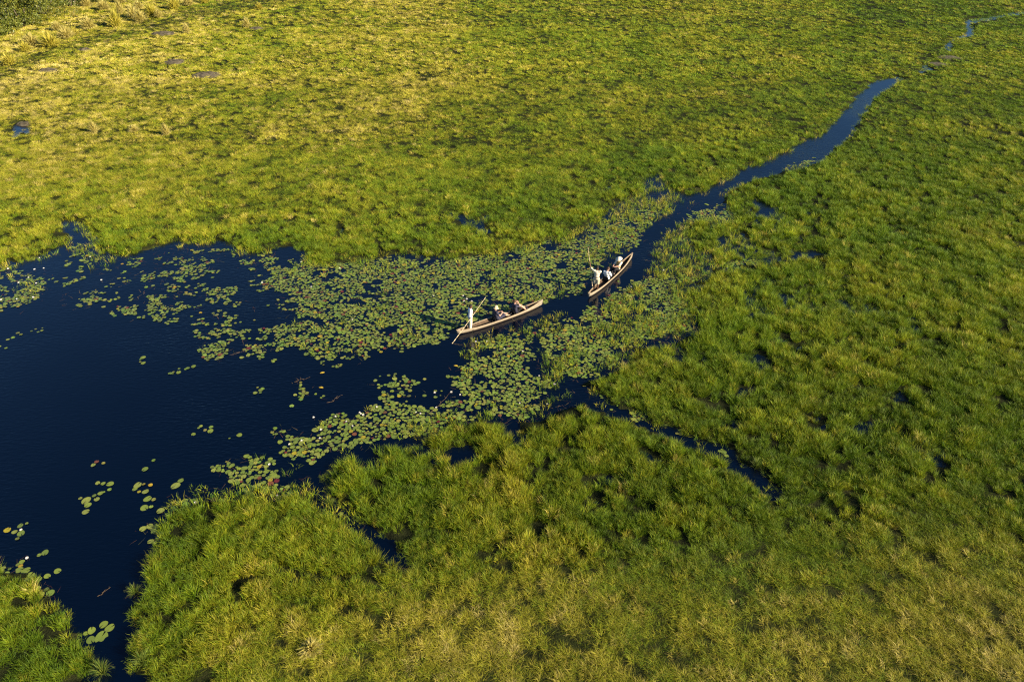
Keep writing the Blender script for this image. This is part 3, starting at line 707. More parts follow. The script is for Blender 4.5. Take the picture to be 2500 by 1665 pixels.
def person(loc, rz, J, skin, label, top, top_m, sleeve, bottom, bottom_m, leg_cov, hair=None, hat=None, shoes=None, extra=None, group=None):
    root = empty('person', loc, rz, label=label, cat='person'); V3 = Vector
    P = {k: V3(v) for k, v in J.items()}
    up = (P['head']-P['neck']).normalized()
    fwd = V3(J['face']).normalized(); fwd = (fwd-up*fwd.dot(up)).normalized(); side = up.cross(fwd)
    RM = Matrix((fwd, side, up)).transposed().to_4x4()
    sd_ = (P['shL']-P['shR']).normalized(); chest = P['chest']; pel = P['pelvis']
    tf = sd_.cross(V3((0, 0, 1))).normalized()
    def torso(bm, e=0.0):
        TM = Matrix((tf*-1, sd_, V3((0, 0, 1)))).transposed().to_4x4()
        mid_ = (chest+pel)/2
        ball(bm, chest, .145+e, (.78, 1.10, 1.12), 3, TM); ball(bm, mid_, .128+e, (.80, 1.05, 1.15), 3, TM); ball(bm, pel, .135+e, (.85, 1.15, .95), 3, TM)
        for s in ('shL', 'shR'): limb(bm, [(chest+V3((0, 0, .04)), .085+e), (P[s], .058+e)])
    bm = new_bm(); torso(bm)
    limb(bm, [(chest+(P['neck']-chest)*.5, .062), (P['neck']+up*.02, .052)])
    hc = P['head']; ball(bm, hc+up*.02, .106, (1.0, .80, 1.12), 3, RM); ball(bm, hc-up*.055+fwd*.028, .062, (1, .85, .9), 2, RM)
    limb(bm, [(P['neck'], .052), (hc-up*.03, .055)])
    limb(bm, [(hc+fwd*.092+up*.01, .010), (hc+fwd*.112-up*.018, .014)])                      # nose
    for s in (-1, 1): ball(bm, hc+side*s*.080, .026, (.6, .4, 1.1), 2, RM)                   # ears
    ball(bm, hc+fwd*.088-up*.052, .018, (.6, 1.3, .5), 2, RM)                                # mouth
    for s in 'LR':
        limb(bm, [(P['sh'+s], .052), (P['el'+s], .038), (P['ha'+s], .027)])
        d = (P['ha'+s]-P['el'+s]); hand(bm, P['ha'+s], d, J.get('pup'+s, (0, 0, 1)) if abs(d.normalized().z) < .9 else (1, 0, 0))
        limb(bm, [(P['hip'+s], .085), (P['kn'+s], .055), (P['an'+s], .038)])
        f = V3(J.get('toe', (1, 0, 0))).normalized(); limb(bm, [(P['an'+s]-f*.03-V3((0, 0, .03)), .036), (P['an'+s]+f*.12-V3((0, 0, .045)), .032), (P['an'+s]+f*.17-V3((0, 0, .05)), .024)])
    body = link('body', remesh(bm, 'body', .0125), skin, root, True)
    bm = new_bm()
    for s in (-1, 1): ball(bm, hc+fwd*.086+side*s*.034+up*.018, .0135, sub=2)
    link('eyes', bm_done(bm, 'eyes'), EYEM, root, True)
    bm = new_bm(); torso(bm, .032)                                                           # top
    for s in 'LR':
        a, b_ = P['sh'+s], P['el'+s]; e = b_ if sleeve >= 1 else a+(b_-a)*sleeve; pts_ = [(a, .078), (e, .066)]
        if sleeve > 1: pts_.append((P['el'+s]+(P['ha'+s]-P['el'+s])*(sleeve-1), .052))
        limb(bm, pts_)
    link(top, remesh(bm, top, .016), top_m, root, True)
    bm = new_bm(); TM = Matrix((tf*-1, sd_, V3((0, 0, 1)))).transposed().to_4x4(); ball(bm, pel-V3((0, 0, .01)), .168, (.86, 1.12, .86), 3, TM)
    for s in 'LR':
        a, b_, c_ = P['hip'+s], P['kn'+s], P['an'+s]
        pts_ = [(a, .116), (a+(b_-a)*min(1, leg_cov), .098)]
        if leg_cov > 1: pts_.append((b_+(c_-b_)*(leg_cov-1), .078))
        limb(bm, pts_)
    link(bottom, remesh(bm, bottom, .016), bottom_m, root, True)
    if shoes:
        for s in 'LR':
            bm = new_bm(); f = V3(J.get('toe', (1, 0, 0))).normalized()
            limb(bm, [(P['an'+s]-f*.03-V3((0, 0, .028)), .048), (P['an'+s]+f*.12-V3((0, 0, .040)), .042), (P['an'+s]+f*.18-V3((0, 0, .045)), .034)])
            link('shoe', bm_done(bm, 'shoe'), shoes, root, True)
    if hair:
        bm = new_bm(); ball(bm, hc+up*.036-fwd*.012, .109, (1.0, .84, 1.08), 3, RM)
        for v in [v for v in bm.verts if (v.co-hc).dot(up) < .0+.35*(v.co-hc).dot(fwd) or ((v.co-hc).dot(fwd) > .07 and (v.co-hc).dot(up) < .075)]: bm.verts.remove(v)
        me = bm_done(bm, 'hair'); o = link('hair', me, hair, root, True); md = o.modifiers.new('thick', 'SOLIDIFY'); md.thickness = .008
    if hat:
        kind, hm, rad, drop = hat; bm = new_bm(); seg = 28; q0 = hc+up*.055
        prof_ = [(0, .115), (.06, .112), (.085, .09), (.100, .02), (rad, -drop), (rad+.004, -drop-.006), (.098, .004)]
        rows = []
        for (r_, z_) in prof_:
            rows.append([bm.verts.new(q0+(fwd*math.cos(t)*1.08+side*math.sin(t))*max(r_, .002)+up*(z_+.012*math.sin(2*t)*(r_ > .11))) for t in [2*math.pi*k/seg for k in range(seg)]])
        for r0, r1_ in zip(rows, rows[1:]):
            for k in range(seg): bm.faces.new((r0[k], r0[(k+1) % seg], r1_[(k+1) % seg], r1_[k]))
        link(kind, bm_done(bm, kind), hm, root, True)
    if extra: extra(root, P, fwd, side, up)
    root.scale = (1.09, 1.09, 1.07)
    return root

def stand(**k):
    J = dict(pelvis=(0, 0, .93), chest=(.02, 0, 1.28), neck=(.03, 0, 1.46), head=(.05, 0, 1.60), face=(1, 0, -.25),
             shL=(.02, .19, 1.40), shR=(.02, -.19, 1.40), elL=(.06, .24, 1.12), elR=(.06, -.24, 1.12), haL=(.30, .12, 1.05), haR=(.28, -.10, 1.0),
             hipL=(0, .10, .88), hipR=(0, -.10, .88), knL=(.04, .11, .49), knR=(.0, -.11, .49), anL=(.0, .12, .085), anR=(-.04, -.12, .085), toe=(1, 0, 0))
    J.update(k); return J
def sit(**k):
    J = dict(pelvis=(0, 0, .20), chest=(-.10, 0, .56), neck=(-.09, 0, .74), head=(-.06, 0, .88), face=(1, 0, -.1),
             shL=(-.10, .18, .67), shR=(-.10, -.18, .67), elL=(.06, .25, .44), elR=(.06, -.25, .44), haL=(.26, .10, .42), haR=(.26, -.10, .42),
             hipL=(.03, .09, .18), hipR=(.03, -.09, .18), knL=(.42, .10, .38), knR=(.42, -.10, .34), anL=(.78, .09, .16), anR=(.80, -.09, .14), toe=(.75, 0, .65))
    J.update(k); return J
# pole geometry in world space, found first so the hands can close on it
def local(root_loc, rz, p):
    q = Vector(p)-Vector(root_loc); q.rotate(Matrix.Rotation(-rz, 3, 'Z')); return Vector((q.x/1.09, q.y/1.09, q.z/1.07))
def pole(p0, p1, label, bend):
    p0, p1 = Vector(p0), Vector(p1); root = bm = new_bm(); n = 14; d = p1-p0; sidev = d.cross(Vector((0, 0, 1))).normalized(); prev = None
    pts_ = [p0+d*(i/n)+sidev*bend*math.sin(math.pi*i/n) for i in range(n+1)]
    for i in range(n): cyl(bm, pts_[i], pts_[i+1], .021-.007*i/n, .021-.007*(i+1)/n, 8)
    for i in range(1, n, 3): ball(bm, pts_[i], .024-.007*i/n, (1, 1, .6), 2)
    me = bm_done(bm, 'pole'); o = link('pole', me, POLEM, None, True); me.transform(Matrix.Translation(-p0)); o.location = p0
    return tag(o, label, 'pole')
POLEM = simple('peeled_pole', (.62, .50, .30), .7, .2, 10)

A1, A2 = B1[1], B2[1]; FL = .055
# poler of the near canoe
f1 = in_canoe(B1, .15, .0, FL); r1_ = A1-R(22)
w1 = ground(1104, 838); 
hu = Vector((f1.x, f1.y, 0)); hu.rotate(Matrix())
fw = Vector((math.cos(r1_), math.sin(r1_), 0)); lf = Vector((-fw.y, fw.x, 0))
def solve_on_ray(px_, py_, along):               # point on the pixel's ray closest to the vertical line through 'along'
    g = ground(px_, py_, 0); cpos = Vector((0, 0, H)); d = (g-cpos).normalized()
    t = (Vector((along.x, along.y, 0))-Vector((0, 0, 0))).dot(Vector((d.x, d.y, 0)))/(d.x**2+d.y**2); return cpos+d*t
hand_hi = solve_on_ray(1158.5, 763, f1+fw*.33)
pd_ = (hand_hi-w1); top1 = w1+pd_*1.50; low1 = w1-pd_*.22
pole(low1, top1, 'long pale wooden pole slanting across the near canoe poler into the water', .03)
hand_lo = w1+pd_*.80
lh = local(f1, r1_, hand_hi); lw = local(f1, r1_, hand_lo); print('hands', lh, lw)
def short_of(sh, h, m=.07): sh = Vector(sh); h = Vector(h); return tuple(h-(h-sh).normalized()*m)
def elbow(sh, ha, out, L1=.30, L2=.27):
    sh = Vector(sh); ha = Vector(ha); d = ha-sh; D = min(d.length, L1+L2-.01); a = (L1**2-L2**2+D**2)/(2*D); hh_ = math.sqrt(max(0, L1**2-a*a)); dn = d.normalized()
    o = Vector(out); o = (o-dn*o.dot(dn)).normalized(); return tuple(sh+dn*a+o*hh_)
def reach(sh, h, L=.60):
    sh = Vector(sh); h = Vector(h); d = h-sh
    return tuple(h) if d.length < L else tuple(sh+d.normalized()*L)
J = stand(face=(1, -.1, -.35))
J['haL'] = reach(J['shL'], short_of(J['shL'], lh, .05), .56); J['elL'] = elbow(J['shL'], J['haL'], (-.2, .5, -1))
J['haR'] = reach(J['shR'], short_of(J['shR'], lw, .05), .56); J['elR'] = elbow(J['shR'], J['haR'], (-.2, -.5, -1))
person(f1, r1_, J, SKIN_D, 'poler in white shirt and pale trousers standing at the left end of the near canoe', 'shirt', WHITE, 1.35, 'trousers', CREAM, 1.9, hair=HAIR, shoes=SHOE)

# poler of the far canoe, seen from behind, left arm high on an upright pole
f2 = in_canoe(B2, .155, .03, FL); r2_ = R(74)
hi2 = solve_on_ray(1439.5, 641, f2+Vector((-.22, .22, 0))); lo2 = solve_on_ray(1443, 671, f2+Vector((-.20, .24, 0)))
d2 = (hi2-lo2); base2 = lo2-d2*(lo2.z/d2.z); 
top2 = solve_on_ray(1435.5, 604, f2+Vector((-.26, .2, 0)))
base2 = base2-(d2/d2.z)*.4
pole(base2, top2, 'upright thin pole held by the far canoe poler in shorts', .02)
l1 = local(f2, r2_, hi2); l2 = local(f2, r2_, lo2); print('hands2', l1, l2, base2, top2)
J = stand(face=(1, -.45, -.1), shL=(.02, .19, 1.44))
J['haL'] = reach(J['shL'], short_of(J['shL'], l1, .05), .60); J['elL'] = elbow(J['shL'], J['haL'], (0, .6, .2))
J['haR'] = reach(J['shR'], short_of(J['shR'], l2, .05), .60); J['elR'] = elbow(J['shR'], J['haR'], (.1, -.6, -1))
def belt(root, P, fwd, side, up):
    bm = new_bm(); seg = 24; z = P['pelvis'].z+.095
    ro = [[bm.verts.new((P['pelvis'].x+math.cos(t)*.150*s, math.sin(t)*.178*s, z+dz)) for t in [2*math.pi*k/seg for k in range(seg)]] for s, dz in ((1.0, -.02), (1.06, -.02), (1.06, .02), (1.0, .02))]
    for i in range(4):
        for k in range(seg): bm.faces.new((ro[i][k], ro[i][(k+1) % seg], ro[(i+1) % 4][(k+1) % seg], ro[(i+1) % 4][k]))
    link('belt', bm_done(bm, 'belt'), LEATHER, root, True)
person(f2, r2_, J, SKIN_D, 'poler in cream shirt and khaki shorts with back turned at the far canoe stern', 'shirt', CREAM, .75, 'shorts', KHAKI, .85, hair=HAIR, extra=belt)

def seat(frame, t, label, rz_add=0):
    root = empty('seat', ((t-.5)*frame[2], 0, FL), rz_add); root.parent = canoe1 if frame is B1 else canoe2; root['label'] = label
    bm = new_bm(); bmesh.ops.create_cube(bm, size=1, matrix=Matrix.Translation((.02, 0, .065)) @ Matrix.Diagonal((.38, .40, .035, 1))); bmesh.ops.bevel(bm, geom=bm.edges[:], offset=.01, segments=2, affect='EDGES')
    link('seat_pan', bm_done(bm, 'seat_pan'), BLACK, root)
    bm = new_bm(); bmesh.ops.create_cube(bm, size=1, matrix=Matrix.Translation((-.235, 0, .265)) @ Matrix.Rotation(R(-14), 4, 'Y') @ Matrix.Diagonal((.03, .40, .38, 1))); bmesh.ops.bevel(bm, geom=bm.edges[:], offset=.012, segments=2, affect='EDGES')
    link('backrest', bm_done(bm, 'backrest'), BLACK, root)
    for sy in (-1, 1):
        bm = new_bm(); bmesh.ops.create_cube(bm, size=1, matrix=Matrix.Translation((.0, sy*.16, .022)) @ Matrix.Diagonal((.36, .03, .045, 1))); link('runner', bm_done(bm, 'runner'), BLACK, root)
seat(B1, .455, 'low dark seat under the passenger in the tan hat'); seat(B1, .68, 'low dark seat under the front passenger of the near canoe')
seat(B2, .40, 'low black seat behind the passenger in the white shirt')

J = sit(haL=(.28, .06, .50), haR=(.30, -.10, .46)); J['elL'] = elbow(J['shL'], J['haL'], (.1, .5, -1)); J['elR'] = elbow(J['shR'], J['haR'], (.1, -.5, -1)); J['knL'] = (.45, .1, .30); J['knR'] = (.45, -.1, .27)
person(in_canoe(B1, .455, 0, FL+.02), A1, J, SKIN_L, 'seated passenger in navy top and tan bucket hat, middle of the near canoe', 'top', NAVY, .55, 'trousers', NAVY, 1.0, hair=BRHAIR, hat=('hat', STRAW, .155, .05), shoes=SHOE)
J = sit(haL=(.13, .05, .80), haR=(.13, -.05, .80), knL=(.36, .10, .46), knR=(.34, -.10, .48), anL=(.72, .09, .14), anR=(.66, -.09, .12)); J['elL'] = elbow(J['shL'], J['haL'], (.4, .5, -1)); J['elR'] = elbow(J['shR'], J['haR'], (.4, -.5, -1))
person(in_canoe(B1, .68, 0, FL+.02), A1, J, SKIN_L, 'seated front passenger of the near canoe in dark shirt with raised hands and bare knees', 'shirt', NAVY, .7, 'shorts', BLACK, .75, hair=BRHAIR, shoes=NAVY)
J = sit(head=(-.04, -.03, .88), face=(1, -.5, -.2), haL=(.25, .14, .36), haR=(.25, -.14, .34)); J['elL'] = elbow(J['shL'], J['haL'], (0, .7, -1)); J['elR'] = elbow(J['shR'], J['haR'], (0, -.7, -1))
person(in_canoe(B2, .40, 0, FL+.02), A2, J, SKIN_L, 'seated passenger in bright white shirt with dark hair, back to the camera', 'shirt', WHITE, .85, 'trousers', BLACK, 1.6, hair=BRHAIR, shoes=SHOE)
def vest(root, P, fwd, side, up):
    bm = new_bm(); ball(bm, P['chest'], .188, (.80, 1.0, 1.12), 3); ball(bm, (P['chest']+P['pelvis'])/2, .172, (.85, 1.02, 1.2), 3)
    link('vest', remesh(bm, 'vest', .016), OCHRE, root, True)
J = sit(haL=(.42, .16, .56), haR=(.34, -.08, .50), face=(1, .1, -.25)); J['elL'] = elbow(J['shL'], J['haL'], (.1, .6, -1)); J['elR'] = elbow(J['shR'], J['haR'], (.1, -.6, -1))
J['knL'] = (.36, .12, .36); J['knR'] = (.36, -.12, .36); J['anL'] = (.52, .1, .10); J['anR'] = (.52, -.1, .10)
person(in_canoe(B2, .64, 0, FL+.02), A2+R(165), J, SKIN_L, 'seated passenger in cream wide-brimmed hat and ochre vest facing back down the far canoe', 'shirt', CREAM, .9, 'trousers', BLACK, 1.7, hat=('hat', HATW, .215, .03), hair=BRHAIR, shoes=SHOE, extra=vest)

# ------------------------------------------------------------------ water lily flowers
PETAL = simple('white_petal', (.80, .78, .74), .6, .05, 10); YOLK = simple('yellow_stamens', (.6, .4, .03), .7, .2, 20)
bm = new_bm()
for ring_, (cnt, rad, zz, tilt) in enumerate(((9, .060, .030, .45), (7, .040, .045, 1.0))):
    for k in range(cnt):
        a = 2*math.pi*(k+.5*ring_)/cnt; d = Vector((math.cos(a), math.sin(a), 0)); s = Vector((-d.y, d.x, 0))
        b0, b1, b2 = Vector((0, 0, .012))+d*.008, Vector((0, 0, zz*.6))+d*rad*.6, Vector((0, 0, zz+tilt*.02))+d*rad
        v = [bm.verts.new(q) for q in (b0-s*.004, b0+s*.004, b1+s*.016, b2, b1-s*.016)]; bm.faces.new(v)
pet = bm_done(bm, 'petals'); bm = new_bm(); ball(bm, (0, 0, .03), .014, (1, 1, .8), 2); stm = bm_done(bm, 'stamens')
FL_SPOTS = [(s[0]*DS, s[1]*DS, s[2]) for s in [(448,1154,'on the grassy point'),(62,1282,'over the corner reeds'),(63,1402,'in the corner reeds'),(48,1217,'in the drifting cluster'),(637,1138,'above the grassy point'),(619,1067,'above the grassy point')]]
z5 = lambda x, y: (600+x/7.84, 1000+y/7.84)
for (x, y) in [(1300,145),(1720,128),(2180,50),(2248,98),(2045,308),(1440,380),(1418,542),(1070,585),(835,658),(1925,220),(2205,75)]: FL_SPOTS.append((*z5(x, y), 'in the lower shore raft'))
z3 = lambda x, y: (700+x/2.944, 800+y/2.944)
for (x, y) in [(1247,480),(1065,465),(930,605),(962,615),(1183,462),(1075,572),(874,50),(1360,100),(1440,100),(1565,150),(1697,168),(1815,345),(1873,545),(1925,405),(648,568),(1675,540)]: FL_SPOTS.append((*z3(x, y), 'in the dense pads below the canoes'))
z6 = lambda x, y: (x/7.84, 560+y/7.84)
for (x, y) in [(755,545),(155,755),(835,742),(545,920),(355,1020),(635,1300),(320,1330),(20,1345),(1725,525),(1940,970),(660,765),(690,1030)]: FL_SPOTS.append((*z6(x, y), 'on the blue water at far left'))
for (x, y) in [(1058,722),(1131,722),(1140,730),(1152,735),(1133,735),(1515,626),(1541,700),(1620,660),(1775,655),(1700,750),(760,700),(830,655),(640,690),(735,640),(860,780)]: FL_SPOTS.append((x, y, 'among the pads around the canoes'))
for (px_, py_, zn) in FL_SPOTS:
    g = ground(px_, py_, .05); 
    r_ = empty('water_lily_flower', (g.x, g.y, .012), random.uniform(0, 6), label='small white water lily flower open '+zn, cat='flower', group='white water lily flowers '+zn)
    s = random.uniform(.8, 1.25)*(1.15 if g.y > 40 else 1); r_.scale = (s, s, s)
    link('petals', pet, PETAL, r_); link('stamens', stm, YOLK, r_, True)

# ------------------------------------------------------------------ tussocks, sedges
def tus_mat(name, c0, c1):
    m, nt, b, o = mat(name); ab = N(nt, 'ShaderNodeAttribute', attribute_type='GEOMETRY', attribute_name='blade'); r = ramp(nt, ab.outputs['Fac'], [(0, c0), (1, c1)])
    nt.links.new(r.outputs[0], b.inputs['Base Color']); b.inputs['Roughness'].default_value = .6
    tr = N(nt, 'ShaderNodeBsdfTranslucent'); nt.links.new(r.outputs[0], tr.inputs[0]); ms = N(nt, 'ShaderNodeMixShader'); ms.inputs[0].default_value = .35
    nt.links.new(b.outputs[0], ms.inputs[1]); nt.links.new(tr.outputs[0], ms.inputs[2]); nt.links.new(ms.outputs[0], o.inputs[0]); return m
TY = tus_mat('yellow_tussock', (.38, .36, .03), (.58, .48, .08)); TS = tus_mat('straw_tussock', (.44, .38, .08), (.60, .51, .17)); TG = tus_mat('green_sedge', (.06, .13, .015), (.20, .22, .03))
def dome(nb, width, seed, m):
    r = random.Random(seed); V = []; F = []; att = []
    for k in range(nb):
        a = r.uniform(0, 6.283); phi = 1.25*r.random()**.8; L = r.uniform(.65, 1.1)*(1-.18*phi); w = width*r.uniform(.6, 1.3); fa = r.uniform(0, 3.14); ux, uy = math.cos(fa)*w/2, math.sin(fa)*w/2
        b0 = .22*math.sqrt(r.random())*phi; i0 = len(V); tb = r.random()
        for s in range(5):
            t = s/4; ph = phi*(.45+.75*t); rad = b0+L*t*math.sin(ph)*.75; z = L*t*math.cos(ph*.95)
            x, y = rad*math.cos(a), rad*math.sin(a); att.append(tb)
            if s < 4: V += [(x-ux, y-uy, z), (x+ux, y+uy, z)]; att.append(tb)
            else: V.append((x, y, z))
        for s in range(3): F.append((i0+2*s, i0+2*s+1, i0+2*s+3, i0+2*s+2))
        F.append((i0+6, i0+7, i0+8))
    me = mesh_np('tussock', V, F); a_ = me.attributes.new('blade', 'FLOAT', 'POINT'); a_.data.foreach_set('value', np.array(att, np.float32)); me.materials.append(m); return me
tm = {c: [dome(420 if c != 'g' else 160, .05 if c != 'g' else .02, 100+i+10*j, mm_) for i in range(2)] for j, (c, mm_) in enumerate((('y', TY), ('s', TS), ('g', TG)))}
def tussock(px_, py_, w, h, c, label, nm='grass_tussock', group=None):
    g = ground(px_, py_); z = max(0, float(ground_z(np.array([g.x]), np.array([g.y]))[0]))-.02
    o = link(nm, random.choice(tm[c])); o.location = (g.x, g.y, z); o.rotation_euler = (random.gauss(0, .05), random.gauss(.05, .05), random.uniform(0, 6)); k_ = 1.6 if c != 'g' and py_ < 500 else 1.0; o.scale = (w*k_, w*k_, h*k_)
    tag(o, label, 'grass tussock' if c != 'g' else 'sedge', group)
q6 = lambda x, y: (x/3.364, y/3.364)
for (x, y, w, h, c, lb) in [(960,240,1.3,1.7,'y','tall bright yellow tussock left of centre on the far pale lawn'),(740,255,1.2,1.3,'s','pale tussock casting shade just left of the tall bright one'),
    (1100,165,1.1,1.4,'s','straw tussock at the left of the upper row by the lawn strip'),(1160,195,1.1,1.3,'s','straw tussock in front in the upper row by the lawn strip'),(1260,150,1.2,1.4,'y','yellow tussock in the upper row by the lawn strip'),
    (1310,165,.8,1.0,'s','small straw tussock at the right end of the upper row'),(430,400,1.6,1.3,'y','broad low yellow tussock under the green bushes'),(270,390,1.2,1.2,'s','straw tussock left of the broad yellow one'),
    (220,440,1.0,1.0,'y','low tussock below the straw one near the left edge'),(560,330,1.3,1.2,'s','pale tussock up and right of the broad yellow one'),(480,270,.9,1.0,'s','small pale tussock below the bush edge'),
    (90,550,1.1,1.0,'y','lone vivid yellow tussock at the left edge'),(620,310,.9,.9,'y','small yellow tussock beside the lawn bend'),(1440,90,1.3,1.3,'y','yellow tussock near the top edge over the lawn strip'),
    (1560,60,1.1,1.2,'s','straw tussock touching the top edge beyond the lawn strip'),(1690,40,1.1,1.1,'y','yellow tussock farthest right on the top edge'),(860,100,1.2,1.2,'s','pale tussock right of the bushes near the top'),
    (720,70,1.0,1.1,'s','pale tussock just right of the bushes'),(1000,130,.7,1.6,'s','slim upright straw tuft in the upper row'),(1150,90,1.0,1.0,'s','dull straw tussock behind the upper row'),
    (270,220,1.0,1.0,'s','straw tussock at the foot of the round bush'),(150,230,1.0,.9,'s','straw tussock at the left foot of the round bush'),(1000,40,1.0,1.0,'s','straw tussock at the top edge by the bushes'),
    (2030,240,.7,1.1,'s','pale tuft leaning on the lawn right of the dirt scrape'),(1540,290,.7,1.0,'s','pale tuft beside the upper dirt scrape'),(2130,90,.9,.8,'y','yellow tuft on the far lawn margin'),
    (790,1110,.45,.9,'s','thin straw tuft standing in the left meadow'),(1380,1130,.45,.9,'s','thin straw tuft right in the left meadow'),(1110,1100,.6,.5,'s','low orange straw tuft in the left meadow')]:
    tussock(*q6(x, y), w, h, c, lb, group='dry grass tussocks at upper left')
tussock(760, 1592, .75, .42, 's', 'pale straw tussock alone in the bottom meadow')
tussock(805, 1232, .55, .62, 'g', 'arching sedge tuft at the mouth of the narrow side channel', 'sedge_clump')
tussock(250, 1640, .7, .8, 'g', 'green sedge tuft at the bottom edge left of the creek', 'sedge_clump')
tussock(350, 1620, .7, .7, 'g', 'drooping sedge tuft at the bottom edge right of the creek', 'sedge_clump')
tussock(610, 1215, .35, .6, 'g', 'small upright sedge tuft on the grassy point', 'sedge_clump')
tussock(330, 1445, .55, .55, 'g', 'sedge tuft bowed over the creek from the right bank', 'sedge_clump')
tussock(1845, 1140, .6, .7, 'g', 'sedge tuft beside the end of the right side channel', 'sedge_clump')
tussock(1370, 905, .25, .8, 'g', 'thin tall reed tuft in pads right of the near canoe', 'sedge_clump')

# ------------------------------------------------------------------ bushes
LEAFB, nt, b, o_ = mat('bush_leaf'); ab = N(nt, 'ShaderNodeAttribute', attribute_type='GEOMETRY', attribute_name='blade')
r = ramp(nt, ab.outputs['Fac'], [(0, (.035, .060, .008)), (.6, (.12, .14, .012)), (1, (.24, .23, .02))]); nt.links.new(r.outputs[0], b.inputs['Base Color']); b.inputs['Roughness'].default_value = .5
BARK = simple('bark', (.12, .09, .06), .9, .4, 6)
def bush(px_, py_, w, h, label, seed, nleaf=9000):
    g = ground(px_, py_); rr = np.random.default_rng(seed); root = empty('bush', (g.x, g.y, .05), rr.uniform(0, 6), label=label, cat='bush', group=None)
    bm = new_bm(); tips = []
    for k in range(6):
        a = rr.uniform(0, 6.28); q = Vector((math.cos(a)*w*.28, math.sin(a)*w*.28, h*.5)); limb(bm, [(Vector((math.cos(a)*.1, math.sin(a)*.1, -.1)), .14), (q*.5+Vector((0, 0, .1)), .10), (q, .05)]); tips.append(q)
    link('trunk', bm_done(bm, 'trunk'), BARK, root, True)
    nb = 26; cs = np.stack([rr.normal(0, w*.24, nb), rr.normal(0, w*.24, nb), rr.uniform(.12*h, .82*h, nb)], 1); cr = rr.uniform(.12, .24, nb)*w*(1.25-.5*cs[:, 2]/h)
    pick = rr.integers(0, nb, nleaf); dv = rr.normal(0, 1, (nleaf, 3)); dv /= np.linalg.norm(dv, axis=1)[:, None]; rad = rr.uniform(.55, 1.05, nleaf)**.5
    c = cs[pick]+dv*(cr[pick]*rad)[:, None]*np.array([1, 1, .85]); c[:, 2] = np.clip(c[:, 2], .08, None)
    u = rr.normal(0, 1, (nleaf, 3)); u /= np.linalg.norm(u, axis=1)[:, None]; v = np.cross(u, rr.normal(0, 1, (nleaf, 3))); v /= np.linalg.norm(v, axis=1)[:, None]
    s = rr.uniform(.07, .16, nleaf)[:, None]
    V = np.stack([c-u*s, c-v*s*.5, c+u*s, c+v*s*.5], 1).reshape(-1, 3); F = [(4*i, 4*i+1, 4*i+2, 4*i+3) for i in range(nleaf)]
    me = mesh_np('crown', V, F); a = me.attributes.new('blade', 'FLOAT', 'POINT'); bl = np.repeat(np.clip(rr.normal(.5, .22, nleaf)+.25*(rr.random(nb)[pick]-.5), 0, 1), 4); a.data.foreach_set('value', bl.astype(np.float32))
    link('crown', me, LEAFB, root)
bush(60, 72, 7.5, 6.5, 'rounded dark green bush filling the top left corner', 1, 16000)
bush(-30, 60, 8, 7.5, 'taller bush cut off by the left edge', 2, 14000)
bush(8, 92, 3.2, 2.6, 'small low bush under the corner bushes', 3, 5000)
bush(112, 40, 9, 6.0, 'dark bush behind the corner bush at the top edge', 4, 12000)
bush(175, 20, 8, 5.2, 'dark green bush in the shaded row along the top', 5, 10000)
bush(235, 10, 7, 4.6, 'last dark bush of the row along the top edge', 6, 9000)

# ------------------------------------------------------------------ bare earth, debris
EARTH = simple('bare_earth', (.085, .070, .045), .95, .75, 2.2)
def mound(px_, py_, rx, ry, h, seed):
    g = ground(px_, py_); bm = new_bm(); rows = []; nR, nS = 12, 36; z0 = max(.0, float(ground_z(np.array([g.x]), np.array([g.y]))[0]))
    for i in range(nR+1):
        q = i/nR
        rows.append([bm.verts.new((g.x+rx*q*math.cos(t)*(1+.25*(float(vnoise(math.cos(t)*2+seed, math.sin(t)*2, 5))-.5)), g.y+ry*q*math.sin(t), z0+h*(1-q*q)*(.1+1.7*float(fbm(math.cos(t)*q*4+seed, math.sin(t)*q*4, 9)))-.12*q**4)) for t in [2*math.pi*k/nS for k in range(nS)]])
    for r0, r1__ in zip(rows, rows[1:]):
        for k in range(nS): bm.faces.new((r0[k], r0[(k+1) % nS], r1__[(k+1) % nS], r1__[k]))
    tag(link('bare_ground', bm_done(bm, 'bare_ground'), EARTH, None, True), kind='structure')
for i, (x, y, rx, ry) in enumerate([(1350,295,2.6,1.8),(1440,528,2.2,1.8),(1700,635,2.8,2.2),(400,598,2.0,1.5),(2110,250,1.7,1.3),(215,1022,1.5,.9),(700,430,1.5,.9)]): mound(*q6(x, y), rx*.85, ry*.85, .30, i)
mound(1900+1640/3.92, 560/3.92, 2.2, 1.6, .12, 9); mound(1900+1540/3.92, 625/3.92, 1.8, 1.4, .10, 10)

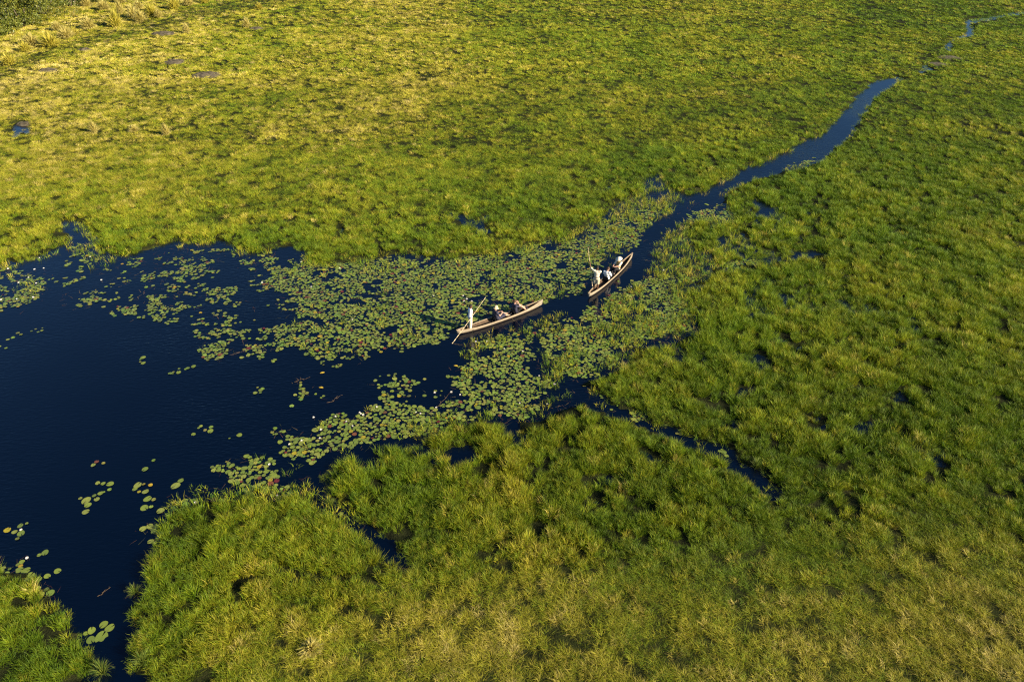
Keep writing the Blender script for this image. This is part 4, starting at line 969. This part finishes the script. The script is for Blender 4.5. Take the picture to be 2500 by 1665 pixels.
YLEAF = simple('yellow_leaf', (.42, .30, .03), .7, .2, 12)
for (x, y, lb) in [(787, 911, 'yellow leaf scrap adrift on the dark bay'), (1113, 894, 'bright yellow leaf curled at the lily edge by the bay'), (784, 947, 'bent yellow lily leaf at the raft tip')]:
    g = ground(x, y); bm = new_bm(); n_ = 8; rr0 = []
    for i in range(n_+1):
        t = i/n_; w_ = .06*math.sin(math.pi*t)+.004; rr0.append((bm.verts.new((t*.26-.13, -w_, .02*math.sin(t*3))), bm.verts.new((t*.26-.13, w_, .02*math.sin(t*3)+.015))))
    for i in range(n_): bm.faces.new((rr0[i][0], rr0[i][1], rr0[i+1][1], rr0[i+1][0]))
    o = link('floating_leaf', bm_done(bm, 'floating_leaf'), YLEAF, None, True); o.location = (g.x, g.y, .02); o.rotation_euler = (0, 0, random.uniform(-.4, .4)); tag(o, lb, 'leaf', 'yellow floating leaves')
TWIG = simple('twig', (.16, .11, .06), .9, .3, 12)
def twig(p0, p1, lb):
    a, b_ = ground(*p0), ground(*p1); bm = new_bm(); pts_ = [a+(b_-a)*(i/6)+Vector((random.gauss(0, .04), random.gauss(0, .04), .012+.05*random.random())) for i in range(7)]
    for i in range(6): cyl(bm, pts_[i], pts_[i+1], .007-.0007*i, .0065-.0007*i, 6)
    for i in (2, 3, 4): cyl(bm, pts_[i], pts_[i]+Vector((random.gauss(0, .15), random.gauss(.1, .12), .04)), .007, .003, 5)
    me = bm_done(bm, 'twig'); me.transform(Matrix.Translation(-a)); o = link('floating_twig', me, TWIG, None, True); o.location = a; tag(o, lb, 'twig', 'dead twigs lying on the water')
twig((718, 933), (757, 921), 'thin branched twig on the water above the raft tip'); twig((800, 985), (836, 966), 'pale twig lying left of the lower raft')
twig((1050, 1010), (1105, 955), 'long brown twig at the corner of the bay'); twig((1395, 860), (1200, 850), 'brown stem floating under the near canoe') if False else None
twig((235, 1458), (272, 1432), 'faint twig on dark water in the creek mouth'); twig((560, 870), (640, 845), 'drifting stem beside the upper lily raft')
